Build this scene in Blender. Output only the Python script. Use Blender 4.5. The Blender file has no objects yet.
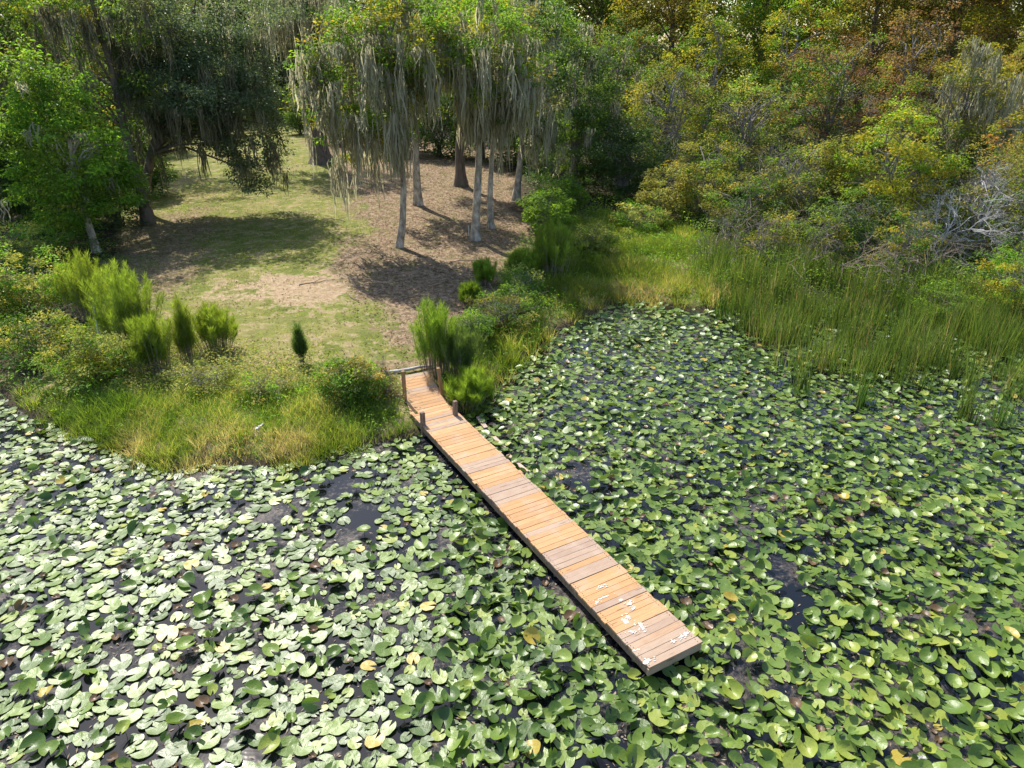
import bpy, math, random
import numpy as np
from math import radians as R, pi

# ------------------------------------------------------------------ camera, world, sun, exposure
sc = bpy.context.scene
COL = sc.collection
CAM_H, PITCH, FOC = 9.65, R(25.7), 711.0
cam_d = bpy.data.cameras.new('camera')
cam = bpy.data.objects.new('camera', cam_d); COL.objects.link(cam)
cam_d.sensor_fit = 'HORIZONTAL'; cam_d.sensor_width = 36.0; cam_d.lens = 36.0 * FOC / 1024.0
cam_d.clip_start = 0.1; cam_d.clip_end = 3000
cam.location = (0, 0, CAM_H); cam.rotation_euler = (pi / 2 - PITCH, 0, 0)
sc.camera = cam

SUN_EL, SUN_AZ = R(51), R(-31)          # azimuth measured from +Y towards +X
world = bpy.data.worlds.new('World'); sc.world = world; world.use_nodes = True
wn = world.node_tree; wn.nodes.clear()
sky = wn.nodes.new('ShaderNodeTexSky'); sky.sky_type = 'NISHITA'; sky.sun_disc = False
sky.sun_elevation = SUN_EL; sky.sun_rotation = SUN_AZ; sky.altitude = 20; sky.air_density = 1.0; sky.dust_density = 1.2
bg = wn.nodes.new('ShaderNodeBackground'); bg.inputs['Strength'].default_value = 0.15
wo = wn.nodes.new('ShaderNodeOutputWorld')
wn.links.new(sky.outputs[0], bg.inputs[0]); wn.links.new(bg.outputs[0], wo.inputs[0])
sun_d = bpy.data.lights.new('sun', 'SUN'); sun_d.energy = 4.6; sun_d.angle = R(0.5); sun_d.color = (1.0, 0.95, 0.86)
sun = bpy.data.objects.new('sun', sun_d); COL.objects.link(sun)
sun.rotation_euler = (pi / 2 - SUN_EL, 0, pi - SUN_AZ)
sc.view_settings.view_transform = 'Standard'; sc.view_settings.look = 'None'
sc.view_settings.gamma = 1.0; sc.view_settings.use_curve_mapping = False
sc.view_settings.exposure = 0.86
sc.render.engine = 'CYCLES'
sc.cycles.max_bounces = 8; sc.cycles.diffuse_bounces = 5; sc.cycles.glossy_bounces = 3
sc.cycles.transmission_bounces = 4; sc.cycles.transparent_max_bounces = 4
sc.cycles.use_denoising = True

rng = np.random.default_rng(7)
random.seed(7)

# ------------------------------------------------------------------ helpers
def value_noise(x, y, seed=0):
    x = np.asarray(x, float); y = np.asarray(y, float)
    xi = np.floor(x).astype(np.int64); yi = np.floor(y).astype(np.int64)
    fx = x - xi; fy = y - yi; fx = fx * fx * (3 - 2 * fx); fy = fy * fy * (3 - 2 * fy)
    def h(a, b):
        n = (a * 374761393 + b * 668265263 + seed * 974634777) & 0xffffffff
        n = ((n ^ (n >> 13)) * 1274126177) & 0xffffffff
        return ((n ^ (n >> 16)) & 0xffff) / 65535.0
    return (h(xi, yi) * (1 - fx) + h(xi + 1, yi) * fx) * (1 - fy) + (h(xi, yi + 1) * (1 - fx) + h(xi + 1, yi + 1) * fx) * fy

def fbm(x, y, seed=0, o=3):
    s = 0; a = .5; t = 0
    for k in range(o):
        s = s + a * value_noise(x * 2 ** k, y * 2 ** k, seed + k); t += a; a *= .5
    return s / t

def plane_point(px, py, z):              # where the sight line of a photo point meets height z
    cp, sp = math.cos(PITCH), math.sin(PITCH)
    dx, u = px - 512, 384 - py
    dy = cp * FOC + sp * u; dz = -sp * FOC + cp * u
    t = (z - CAM_H) / dz
    return (dx * t, dy * t)

# shoreline as y = f(x)
_sp = [plane_point(*p, 0) for p in [(-160, 345), (0, 398), (60, 432), (110, 452), (165, 466), (240, 462), (300, 462), (360, 448), (425, 436), (475, 412), (510, 372), (560, 332),
        (612, 305), (660, 303), (700, 312), (735, 312), (790, 305), (900, 312), (1024, 320), (1180, 340)]]
SX = np.array([p[0] for p in _sp]); SY = np.array([p[1] for p in _sp])
SX = np.concatenate([[-400, -60], SX, [60, 400]]); SY = np.concatenate([[60, 34], SY, [34, 60]])
def shore_s(x, y):
    x = np.asarray(x, float); y = np.asarray(y, float)
    ys = np.interp(x, SX, SY) + 0.5 * (value_noise(x * .9, x * 0, 3) - .5) + .25 * (value_noise(x * 2.7, x * 0, 4) - .5)
    sl = (np.interp(x + .4, SX, SY) - np.interp(x - .4, SX, SY)) / .8
    return (y - ys) / np.sqrt(1 + sl * sl)
def gz(x, y):
    s = shore_s(x, y)
    z = np.where(s < 0, np.maximum(-.55, s * .35), .38 * (1 - np.exp(-np.maximum(s, 0) / .9)))
    z = z + np.where(s > 0, 1.1 * (1 - np.exp(-np.maximum(s, 0) / 45)), 0)
    return z + np.where(s > .5, .06 * (value_noise(np.asarray(x) * .5, np.asarray(y) * .5, 9) - .5), 0)
def ground_at(px, py):                   # the ground point under a photo point
    z = 0.4
    for _ in range(12):
        x, y = plane_point(px, py, z); z = float(gz(x, y))
    return x, y, z

def make_mesh(name, V, F, mat, attrs=None, smooth=False, uv=None):
    """V (n,3); F = list of int arrays, each (m,k)"""
    me = bpy.data.meshes.new(name)
    V = np.asarray(V, np.float32)
    if not isinstance(F, (list, tuple)): F = [F]
    F = [np.asarray(f, np.int32) for f in F if len(f)]
    me.vertices.add(len(V)); me.vertices.foreach_set('co', V.ravel())
    li = np.concatenate([f.ravel() for f in F]); cnt = np.concatenate([np.full(len(f), f.shape[1], np.int32) for f in F])
    me.loops.add(len(li)); me.loops.foreach_set('vertex_index', li)
    me.polygons.add(len(cnt)); st = np.zeros(len(cnt), np.int32); st[1:] = np.cumsum(cnt)[:-1]
    me.polygons.foreach_set('loop_start', st)
    try: me.polygons.foreach_set('loop_total', cnt)
    except Exception: pass
    me.polygons.foreach_set('use_smooth', np.full(len(cnt), bool(smooth)))
    for k, (dom, a) in (attrs or {}).items():
        at = me.attributes.new(k, 'FLOAT', dom); at.data.foreach_set('value', np.asarray(a, np.float32).ravel())
    me.update(calc_edges=True)
    if mat: me.materials.append(mat)
    return me

def link(name, me, parent=None, loc=(0, 0, 0)):
    o = bpy.data.objects.new(name, me); COL.objects.link(o); o.location = loc
    if parent: o.parent = parent
    return o
def tag(o, label, cat, group=None):
    o['label'] = label; o['category'] = cat
    if group: o['group'] = group
    return o
def thing(name, label, cat, loc=(0, 0, 0), rz=0, group=None):
    o = bpy.data.objects.new(name, None); COL.objects.link(o); o.location = loc; o.rotation_euler = (0, 0, rz)
    o.empty_display_size = .3
    return tag(o, label, cat, group)
def kind(o, k): o['kind'] = k; return o

class Geo:                                # collects vertices, faces and one face value
    def __init__(s): s.V = []; s.F = {}; s.A = {}; s.n = 0
    def add(s, V, F, a=0.5):
        V = np.asarray(V, float).reshape(-1, 3); F = np.asarray(F, int); k = F.shape[1]
        s.V.append(V); s.F.setdefault(k, []).append(F + s.n)
        a = np.full(len(F), a) if np.isscalar(a) else np.asarray(a)
        s.A.setdefault(k, []).append(a); s.n += len(V)
    def mesh(s, name, mat, smooth=False):
        ks = sorted(s.F)
        return make_mesh(name, np.concatenate(s.V), [np.concatenate(s.F[k]) for k in ks], mat,
                         {'r': ('FACE', np.concatenate([np.concatenate(s.A[k]) for k in ks]))}, smooth)
    def tube(s, P, rad, n=6, a=.5, cap=True):
        P = np.asarray(P, float); m = len(P); rad = np.broadcast_to(rad, m)
        T = np.gradient(P, axis=0); T /= np.linalg.norm(T, axis=1, keepdims=True) + 1e-9
        ref = np.array([0, 0, 1.]) if abs(T[0][2]) < .9 else np.array([1., 0, 0])
        U = np.cross(T, ref); U /= np.linalg.norm(U, axis=1, keepdims=True) + 1e-9; W = np.cross(T, U)
        ang = np.arange(n) * 2 * pi / n
        V = P[:, None] + rad[:, None, None] * (U[:, None] * np.cos(ang)[None, :, None] + W[:, None] * np.sin(ang)[None, :, None])
        i = np.arange(m - 1)[:, None] * n; j = np.arange(n)[None]; j2 = (j + 1) % n
        Q = np.stack([i + j, i + j2, i + n + j2, i + n + j], -1).reshape(-1, 4)
        s.add(V.reshape(-1, 3), Q[:, ::-1], a)
        if cap:
            top = V[-1]; s.add(np.vstack([top, P[-1]]), np.array([[k, (k + 1) % n, n] for k in range(n)]), a)
    def box(s, lo, hi, M=None, a=.5, bev=0.0):
        x0, y0, z0 = lo; x1, y1, z1 = hi
        if bev <= 0:
            V = np.array([(x, y, z) for z in (z0, z1) for y in (y0, y1) for x in (x0, x1)], float)
            F = np.array([(0, 2, 3, 1), (4, 5, 7, 6), (0, 1, 5, 4), (2, 6, 7, 3), (0, 4, 6, 2), (1, 3, 7, 5)])
            if M is not None: V = M(V)
            s.add(V, F, a); return
        b = bev                             # box with chamfered upper long edges
        prof = [(z0, 0), (z1 - b, 0), (z1, b)]
        V = []
        for z, ins in prof:
            V += [(x0 + ins, y0 + ins, z), (x1 - ins, y0 + ins, z), (x1 - ins, y1 - ins, z), (x0 + ins, y1 - ins, z)]
        F = [(3, 2, 1, 0), (8, 9, 10, 11)]
        for k in (0, 4):
            for j in range(4): F.append((k + j, k + (j + 1) % 4, k + 4 + (j + 1) % 4, k + 4 + j))
        V = np.array(V, float)
        if M is not None: V = M(V)
        s.add(V, np.array(F), a)

def unit(v): return v / (np.linalg.norm(v, axis=-1, keepdims=True) + 1e-9)

def leaves_into(g, P, D, N, L, W, r, fold=.25):
    """diamond leaves folded along the midrib: P base, D axis, N normal"""
    D = unit(D); S = unit(np.cross(D, N)); N = np.cross(S, D)
    L = L[:, None]; W = W[:, None]
    b = P; t = P + D * L; m = P + D * L * .45
    l = m - S * W * .5 + N * W * fold; q = m + S * W * .5 + N * W * fold
    V = np.stack([b, l, t, q], 1).reshape(-1, 3); k = np.arange(len(P))[:, None] * 4
    F = np.concatenate([k + np.array([[0, 2, 1]]), k + np.array([[0, 3, 2]])], 1).reshape(-1, 3)
    g.add(V, F, np.repeat(r, 2))

def blades_into(g, P, H, W, bend, r, rs, seg=3, tip=.08, az=None):
    """grass / reed blades rising from P"""
    n = len(P); az = rs.uniform(0, 2 * pi, n) if az is None else az; lean = np.stack([np.cos(az), np.sin(az)], 1)
    wa = rs.uniform(0, 2 * pi, n); Wd = np.stack([np.cos(wa), np.sin(wa), 0 * wa], 1)
    rows = []
    for k in range(seg + 1):
        t = k / seg
        c = P.copy(); c[:, 2] += H * (t - .25 * bend * t * t); c[:, :2] += lean * (H * bend * t * t)[:, None]
        w = (W * (1 - (1 - tip) * t ** 1.5) * .5)[:, None]
        rows += [c - Wd * w, c + Wd * w]
    V = np.stack(rows, 1).reshape(-1, 3); m = 2 * (seg + 1); k0 = np.arange(n)[:, None] * m
    F = np.concatenate([k0 + np.array([[2 * k, 2 * k + 1, 2 * k + 3, 2 * k + 2]]) for k in range(seg)], 1).reshape(-1, 4)
    g.add(V, F, np.repeat(r, seg))

# ------------------------------------------------------------------ materials
def nodes(name):
    m = bpy.data.materials.new(name); m.use_nodes = True
    nt = m.node_tree; nt.nodes.clear()
    out = nt.nodes.new('ShaderNodeOutputMaterial')
    return m, nt, out
def N(nt, t, **kw):
    n = nt.nodes.new(t)
    for k, v in kw.items():
        if k in n.inputs: n.inputs[k].default_value = v
        else: setattr(n, k, v)
    return n
def ramp(nt, stops, src):
    r = nt.nodes.new('ShaderNodeValToRGB'); e = r.color_ramp.elements
    while len(e) < len(stops): e.new(.5)
    for k, (p, c) in enumerate(stops): e[k].position = p; e[k].color = (*c, 1)
    nt.links.new(src, r.inputs[0]); return r.outputs[0]
def mix(nt, fac, a, b, mode='MIX'):
    m = nt.nodes.new('ShaderNodeMix'); m.data_type = 'RGBA'; m.blend_type = mode
    for s, v in ((m.inputs[0], fac), (m.inputs[6], a), (m.inputs[7], b)):
        if isinstance(v, bpy.types.NodeSocket): nt.links.new(v, s)
        elif isinstance(v, tuple): s.default_value = (*v, 1)
        else: s.default_value = v
    return m.outputs[2]
def noise(nt, scale, detail=4, rough=.55, vec=None, dist=0):
    n = N(nt, 'ShaderNodeTexNoise', Scale=scale, Detail=detail, Roughness=rough, Distortion=dist)
    if vec is not None: nt.links.new(vec, n.inputs['Vector'])
    return n.outputs[0]
def coord(nt, w='Object'):
    return nt.nodes.new('ShaderNodeTexCoord').outputs[w]
def attr(nt, name):
    a = nt.nodes.new('ShaderNodeAttribute'); a.attribute_name = name; return a.outputs['Fac']
def maprange(nt, v, a, b, c=0., d=1.):
    m = nt.nodes.new('ShaderNodeMapRange'); nt.links.new(v, m.inputs[0])
    for k, x in zip((1, 2, 3, 4), (a, b, c, d)): m.inputs[k].default_value = x
    return m.outputs[0]
def worldpos(nt): return nt.nodes.new('ShaderNodeNewGeometry').outputs['Position']

def leaf_mat(name, stops, trans=.35, rough=.5, tboost=(1.35, 1.3, .65), spec=.22, var=.3):
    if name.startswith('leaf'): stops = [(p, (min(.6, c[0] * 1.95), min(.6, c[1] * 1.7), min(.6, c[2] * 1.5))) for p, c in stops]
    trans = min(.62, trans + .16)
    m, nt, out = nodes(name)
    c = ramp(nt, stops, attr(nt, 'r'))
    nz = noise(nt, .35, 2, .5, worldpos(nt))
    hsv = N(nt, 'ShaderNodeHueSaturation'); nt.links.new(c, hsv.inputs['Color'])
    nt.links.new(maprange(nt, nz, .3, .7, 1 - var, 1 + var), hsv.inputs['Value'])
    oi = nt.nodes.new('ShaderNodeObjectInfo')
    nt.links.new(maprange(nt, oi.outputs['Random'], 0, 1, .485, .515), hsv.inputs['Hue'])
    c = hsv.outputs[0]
    p = N(nt, 'ShaderNodeBsdfPrincipled', Roughness=rough); p.inputs['Specular IOR Level'].default_value = spec
    nt.links.new(c, p.inputs['Base Color'])
    t = nt.nodes.new('ShaderNodeBsdfTranslucent')
    nt.links.new(mix(nt, 1.0, c, tboost, 'MULTIPLY'), t.inputs['Color'])
    ms = nt.nodes.new('ShaderNodeMixShader'); ms.inputs[0].default_value = trans
    nt.links.new(p.outputs[0], ms.inputs[1]); nt.links.new(t.outputs[0], ms.inputs[2]); nt.links.new(ms.outputs[0], out.inputs[0])
    return m

def plain_mat(name, c1, c2, scale=3, rough=.8, stretch=None, bump=.3, bscale=20, spec=.3, c3=None):
    m, nt, out = nodes(name)
    v = coord(nt)
    if stretch:
        mp = nt.nodes.new('ShaderNodeMapping'); mp.inputs['Scale'].default_value = stretch; nt.links.new(v, mp.inputs[0]); v = mp.outputs[0]
    st = [(.3, c1), (.7, c2)] if c3 is None else [(.3, c1), (.55, c2), (.68, c3)]
    c = ramp(nt, st, noise(nt, scale, 5, .6, v))
    p = N(nt, 'ShaderNodeBsdfPrincipled', Roughness=rough); p.inputs['Specular IOR Level'].default_value = spec
    nt.links.new(c, p.inputs['Base Color'])
    b = N(nt, 'ShaderNodeBump', Strength=bump, Distance=.02); nt.links.new(noise(nt, bscale, 4, .6, v), b.inputs['Height'])
    nt.links.new(b.outputs[0], p.inputs['Normal']); nt.links.new(p.outputs[0], out.inputs[0])
    return m

M = {}
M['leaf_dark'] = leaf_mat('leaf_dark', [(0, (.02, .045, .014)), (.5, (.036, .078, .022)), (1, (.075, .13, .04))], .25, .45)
M['leaf_oak'] = leaf_mat('leaf_oak', [(0, (.035, .058, .032)), (.5, (.065, .1, .056)), (1, (.15, .19, .12))], .25, .4)
M['leaf_mid'] = leaf_mat('leaf_mid', [(0, (.035, .075, .014)), (.5, (.062, .13, .02)), (.9, (.11, .19, .03)), (1, (.2, .22, .03))], .38)
M['leaf_bright'] = leaf_mat('leaf_bright', [(0, (.05, .115, .018)), (.5, (.09, .19, .025)), (1, (.17, .28, .035))], .42)
M['leaf_yellow'] = leaf_mat('leaf_yellow', [(0, (.06, .085, .015)), (.45, (.12, .15, .02)), (.85, (.2, .2, .025)), (1, (.27, .18, .03))], .42)
M['leaf_olive'] = leaf_mat('leaf_olive', [(0, (.06, .075, .02)), (.5, (.11, .128, .032)), (.85, (.18, .185, .055)), (1, (.27, .2, .06))], .35)
M['leaf_orange'] = leaf_mat('leaf_orange', [(0, (.08, .085, .03)), (.4, (.13, .125, .035)), (.75, (.18, .13, .045)), (1, (.22, .12, .055))], .4)
M['leaf_red'] = leaf_mat('leaf_red', [(0, (.06, .05, .035)), (.5, (.105, .075, .05)), (.85, (.15, .09, .055)), (1, (.16, .13, .05))], .35)
M['leaf_pale'] = leaf_mat('leaf_pale', [(0, (.08, .12, .03)), (.5, (.16, .2, .05)), (.85, (.27, .29, .09)), (1, (.38, .37, .17))], .35)
M['fennel'] = leaf_mat('fennel', [(0, (.1, .15, .02)), (.5, (.19, .28, .035)), (1, (.3, .4, .07))], .4, .6, var=.15)
M['fennel_dark'] = leaf_mat('fennel_dark', [(0, (.05, .09, .025)), (.5, (.09, .15, .04)), (1, (.17, .23, .07))], .35, .55, var=.2)
M['grass'] = leaf_mat('grass', [(0, (.07, .13, .018)), (.35, (.15, .23, .03)), (.65, (.26, .31, .05)), (.82, (.36, .34, .1)), (1, (.48, .4, .22))], .4, .5, var=.3)
M['straw'] = leaf_mat('straw', [(0, (.1, .15, .025)), (.4, (.25, .24, .07)), (1, (.5, .4, .2))], .35, .6, var=.2)
M['reed'] = leaf_mat('reed', [(0, (.04, .08, .018)), (.5, (.085, .155, .03)), (.74, (.14, .21, .045)), (.9, (.26, .21, .1)), (1, (.46, .38, .25))], .3, .45, var=.25)
M['moss'] = leaf_mat('moss', [(0, (.22, .2, .13)), (.5, (.39, .365, .26)), (1, (.56, .52, .39))], .4, .9, (1.1, 1.1, .9), .1, var=.15)
M['moss_dark'] = leaf_mat('moss_dark', [(0, (.12, .11, .07)), (.5, (.2, .185, .12)), (1, (.34, .31, .21))], .3, .9, (1.1, 1.1, .9), .1, var=.15)
M['bark_pale'] = plain_mat('bark_pale', (.1, .075, .05), (.42, .35, .27), 5, .9, (1, 1, .5), .9, 25, c3=(.62, .54, .44))
M['bark'] = plain_mat('bark', (.07, .05, .035), (.19, .15, .12), 6, .9, (1, 1, .2), .8, 20)
M['twig'] = plain_mat('twig', (.12, .1, .085), (.3, .27, .24), 4, .9, None, .2)
M['twig_white'] = plain_mat('twig_white', (.3, .29, .28), (.56, .54, .53), 4, .9, None, .2)
M['twig_pink'] = plain_mat('twig_pink', (.17, .13, .11), (.38, .31, .28), 2, .9, None, .2)
M['twig_brown'] = plain_mat('twig_brown', (.13, .09, .07), (.32, .25, .22), 2, .9, None, .2)

# ------------------------------------------------------------------ the setting: ground, water
def axis(a, b, step, out, grow=1.16):
    mid = list(np.arange(a, b + 1e-6, step)); lo, hi = [], []
    s = step; x = a
    while x > -out: s *= grow; x -= s; lo.append(x)
    s = step; x = b
    while x < out: s *= grow; x += s; hi.append(x)
    return np.array(lo[::-1] + mid + hi)
gx = axis(-26, 26, .26, 700); gy = axis(9, 62, .26, 700)
GX, GY = np.meshgrid(gx, gy); GZ = gz(GX, GY)
nx, ny = len(gx), len(gy)
def poly_mask(x, y, pts, soft):
    P = np.array(pts); inside = np.zeros(x.shape, bool); dmin = np.full(x.shape, 1e9)
    for k in range(len(P)):
        (x1, y1), (x2, y2) = P[k], P[(k + 1) % len(P)]
        c = ((y1 > y) != (y2 > y)) & (x < (x2 - x1) * (y - y1) / (y2 - y1 + 1e-12) + x1); inside ^= c
        t = np.clip(((x - x1) * (x2 - x1) + (y - y1) * (y2 - y1)) / ((x2 - x1) ** 2 + (y2 - y1) ** 2), 0, 1)
        dmin = np.minimum(dmin, np.hypot(x - x1 - t * (x2 - x1), y - y1 - t * (y2 - y1)))
    return np.clip(np.where(inside, dmin, -dmin) / soft + .5, 0, 1)
gp = lambda *pts: [ground_at(*p)[:2] for p in pts]
LITTER_P = gp((350, 200), (300, 130), (420, 120), (640, 140), (620, 205), (525, 245), (490, 300), (450, 340), (440, 375), (400, 372), (385, 335), (350, 300), (335, 262), (360, 228))
LITTER2_P = gp((100, 250), (140, 215), (220, 205), (215, 240), (190, 300), (150, 305), (100, 300))
SAND_P = gp((225, 296), (262, 276), (325, 266), (350, 250), (372, 262), (352, 290), (330, 306), (270, 306))
SAND2_P = gp((385, 345), (400, 300), (435, 300), (450, 340), (440, 372), (400, 368))
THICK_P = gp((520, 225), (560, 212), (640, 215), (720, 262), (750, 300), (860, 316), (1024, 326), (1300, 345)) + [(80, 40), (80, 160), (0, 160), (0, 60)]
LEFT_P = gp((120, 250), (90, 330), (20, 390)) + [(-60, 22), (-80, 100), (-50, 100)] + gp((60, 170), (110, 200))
jx = GX + 1.6 * (fbm(GX * .7, GY * .7, 21) - .5) * 2; jy = GY + 1.6 * (fbm(GX * .7, GY * .7, 31) - .5) * 2
m_lit = np.maximum(poly_mask(jx, jy, LITTER_P, 1.6), .62 * poly_mask(jx, jy, LITTER2_P, 2.2))
m_sand = np.maximum(poly_mask(jx, jy, SAND_P, 1.8), .6 * poly_mask(jx, jy, SAND2_P, 1.5))
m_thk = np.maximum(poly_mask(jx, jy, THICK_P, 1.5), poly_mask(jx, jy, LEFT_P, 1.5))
i = np.arange(ny - 1)[:, None] * nx + np.arange(nx - 1)[None]
GF = np.stack([i, i + 1, i + nx + 1, i + nx], -1).reshape(-1, 4)

def ground_material():
    m, nt, out = nodes('ground')
    P = worldpos(nt)
    n1 = noise(nt, 1.1, 6, .65, P); n2 = noise(nt, 5, 6, .75, P); n3 = noise(nt, 30, 3, .7, P); n0 = noise(nt, .28, 3, .5, P); n4 = noise(nt, 2.3, 4, .7, P)
    g = ramp(nt, [(.3, (.085, .115, .018)), (.5, (.16, .19, .03)), (.62, (.24, .24, .05)), (.75, (.33, .27, .11))], n1)
    g = mix(nt, maprange(nt, n2, .47, .62, 0, .85), g, (.075, .095, .02)); g = mix(nt, maprange(nt, n4, .52, .62, 0, .85), g, (.38, .29, .17)); g = mix(nt, maprange(nt, n3, .5, .62, 0, .6), g, (.3, .33, .06))
    g = mix(nt, maprange(nt, n0, .52, .66, 0, .6), g, (.33, .26, .12))
    lit = ramp(nt, [(.36, (.05, .03, .018)), (.48, (.2, .135, .08)), (.6, (.42, .3, .2))], n2)  # leaf browns, with dappled shadow contrast painted in from dark to tan
    lit = mix(nt, maprange(nt, n4, .5, .62, 0, .55), lit, (.36, .26, .18))  # larger tan patches: sunlit dapples painted into the litter colour
    lit = mix(nt, maprange(nt, n1, .5, .62, 0, .6), lit, (.14, .14, .04))
    sand = ramp(nt, [(.35, (.28, .19, .11)), (.55, (.44, .32, .2)), (.7, (.56, .44, .32))], n2)
    def msk(name, k=.45):
        k = k
        s = N(nt, 'ShaderNodeMath', operation='ADD'); nt.links.new(attr(nt, name), s.inputs[0])
        nt.links.new(maprange(nt, n1, .3, .7, -k, k), s.inputs[1])
        s2 = N(nt, 'ShaderNodeMath', operation='ADD'); nt.links.new(s.outputs[0], s2.inputs[0]); nt.links.new(maprange(nt, n2, .3, .7, -k * .6, k * .6), s2.inputs[1])
        return maprange(nt, s2.outputs[0], .3, .7)
    c = mix(nt, msk('sand', .8), g, sand); c = mix(nt, msk('litter', .55), c, lit)
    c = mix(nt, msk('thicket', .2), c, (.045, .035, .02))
    c = mix(nt, maprange(nt, n3, .35, .68, 0, .55), c, (.05, .04, .018))
    mud = maprange(nt, nt.nodes.new('ShaderNodeSeparateXYZ').outputs[2], .05, .2)
    sx = mud.node.inputs[0].links[0].from_node; nt.links.new(P, sx.inputs[0])
    c = mix(nt, mud, (.05, .038, .022), c)
    p = N(nt, 'ShaderNodeBsdfPrincipled', Roughness=.95); p.inputs['Specular IOR Level'].default_value = .15
    nt.links.new(c, p.inputs['Base Color'])
    b = N(nt, 'ShaderNodeBump', Strength=.8, Distance=.06); nt.links.new(n2, b.inputs['Height'])
    b2 = N(nt, 'ShaderNodeBump', Strength=.7, Distance=.02); nt.links.new(n3, b2.inputs['Height']); nt.links.new(b.outputs[0], b2.inputs['Normal'])
    nt.links.new(b2.outputs[0], p.inputs['Normal']); nt.links.new(p.outputs[0], out.inputs[0])
    return m
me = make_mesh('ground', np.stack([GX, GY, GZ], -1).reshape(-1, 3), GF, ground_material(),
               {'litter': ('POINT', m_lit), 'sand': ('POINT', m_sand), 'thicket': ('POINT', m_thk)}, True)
kind(link('ground', me), 'structure')

def water_material():
    m, nt, out = nodes('water')
    P = worldpos(nt)
    n1 = noise(nt, .55, 5, .6, P); n2 = noise(nt, 9, 6, .75, P); n3 = noise(nt, 2.2, 3, .6, P)
    # floating scum and dead weed in patches
    s = N(nt, 'ShaderNodeMath', operation='MULTIPLY_ADD'); nt.links.new(n2, s.inputs[0]); s.inputs[1].default_value = .55; nt.links.new(n1, s.inputs[2])
    scum = maprange(nt, s.outputs[0], .78, .92)
    sc_c = ramp(nt, [(.3, (.025, .02, .014)), (.55, (.075, .058, .045)), (.75, (.2, .165, .14))], n2)
    a = N(nt, 'ShaderNodeBsdfPrincipled', Roughness=.04); a.inputs['Base Color'].default_value = (.006, .008, .011, 1); a.inputs['IOR'].default_value = 1.33
    wv = N(nt, 'ShaderNodeBump', Strength=.12, Distance=.03); nt.links.new(n3, wv.inputs['Height']); nt.links.new(wv.outputs[0], a.inputs['Normal'])
    b = N(nt, 'ShaderNodeBsdfPrincipled', Roughness=.6); nt.links.new(sc_c, b.inputs['Base Color'])
    bb = N(nt, 'ShaderNodeBump', Strength=.8, Distance=.03); nt.links.new(n2, bb.inputs['Height']); nt.links.new(bb.outputs[0], b.inputs['Normal'])
    ms = nt.nodes.new('ShaderNodeMixShader'); nt.links.new(maprange(nt, scum, 0, 1, 0, .8), ms.inputs[0])
    nt.links.new(a.outputs[0], ms.inputs[1]); nt.links.new(b.outputs[0], ms.inputs[2]); nt.links.new(ms.outputs[0], out.inputs[0])
    return m
me = make_mesh('water', [(-700, -400, 0), (700, -400, 0), (700, 60, 0), (-700, 60, 0)], [[(0, 1, 2, 3)]], water_material())
kind(link('water', me), 'structure')

# ------------------------------------------------------------------ lily pads
DOCK_YAW = R(119.62)
du = np.array([math.cos(DOCK_YAW), math.sin(DOCK_YAW)]); dn = np.array([du[1], -du[0]])   # along the dock inland, across to its right
DECK_Z = .35
fl = np.array(plane_point(649.2, 668.1, DECK_Z)); DW = 1.15
def dock_xy(u, v): return fl + du * u + dn * v

def gen_pads():
    rs = np.random.default_rng(11)
    cell = .3; grid = {}
    out = []
    def ok(x, y, r, f):
        ci, cj = int(x // cell), int(y // cell)
        for a in (-1, 0, 1):
            for b in (-1, 0, 1):
                for (X, Y, RR) in grid.get((ci + a, cj + b), ()):
                    if (X - x) ** 2 + (Y - y) ** 2 < (f * (RR + r)) ** 2: return False
        return True
    n = 130000
    # candidates inside the view frustum, some beyond it
    Y = rs.uniform(4.0, 34, n); X = rs.uniform(-1, 1, n) * (Y * .86 + 6.0)
    S = shore_s(X, Y); RAD = .06 + .118 * rs.random(n) ** .85
    D = fbm(X * .45, Y * .45, 51, 3); D2 = fbm(X * 1.3, Y * 1.3, 77, 2)
    mats_c = plane_point(350, 555, 0), plane_point(690, 590, 0)
    V = (np.stack([X, Y], 1) - fl); U_ = V @ du; W_ = V @ dn
    under = (W_ > -.1) & (W_ < DW + .05) & (U_ > 0)
    op = .13 * np.exp(-((X + 3.2) / 2.6) ** 2 - ((Y - 14.0) / 3.2) ** 2)                                     # open patches of water
    for (px, py, sx, sy, k) in [(290, 590, .8, .5, .2), (345, 555, .45, 1.5, .3), (430, 540, .9, .4, .2), (500, 600, .5, .5, .25), (185, 480, 1.2, .35, .25), (570, 475, .6, .6, .4), (790, 585, 1.6, .6, .08), (840, 660, 1., .5, .15),
                            (230, 690, 1.3, .5, .25), (520, 520, .4, .5, .3), (640, 440, .6, 1.2, .25), (710, 590, .7, .4, .2), (990, 620, .9, .5, .25), (560, 720, .5, .5, .25), (870, 760, .5, .6, .25)]:
        cx, cy = plane_point(px, py, 0); op += .42 * k * np.exp(-((X - cx) / sx) ** 2 - ((Y - cy) / sy) ** 2)
    for k in range(n):
        if S[k] > -.12 or under[k]: continue
        d = D[k] * .6 + D2[k] * .4 - op[k]
        if d < .27: continue
        if d < .39 and rs.random() < .5: continue
        x, y = X[k], Y[k]; leftness = 1 / (1 + math.exp((x + 1.2) / 1.6)) if True else 0
        r = RAD[k] * (1 + .12 * leftness) * (1 - .2 * min(1, max(0, (y - 11) / 9)))
        f = .66 if leftness > .5 else .54
        if not ok(x, y, r, f): continue
        grid.setdefault((int(x // cell), int(y // cell)), []).append((x, y, r))
        up = rs.random() < (.17 if leftness > .5 else .5)
        out.append((x, y, r, up, leftness))
    return out
PADS = gen_pads()
print('pads', len(PADS))

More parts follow.
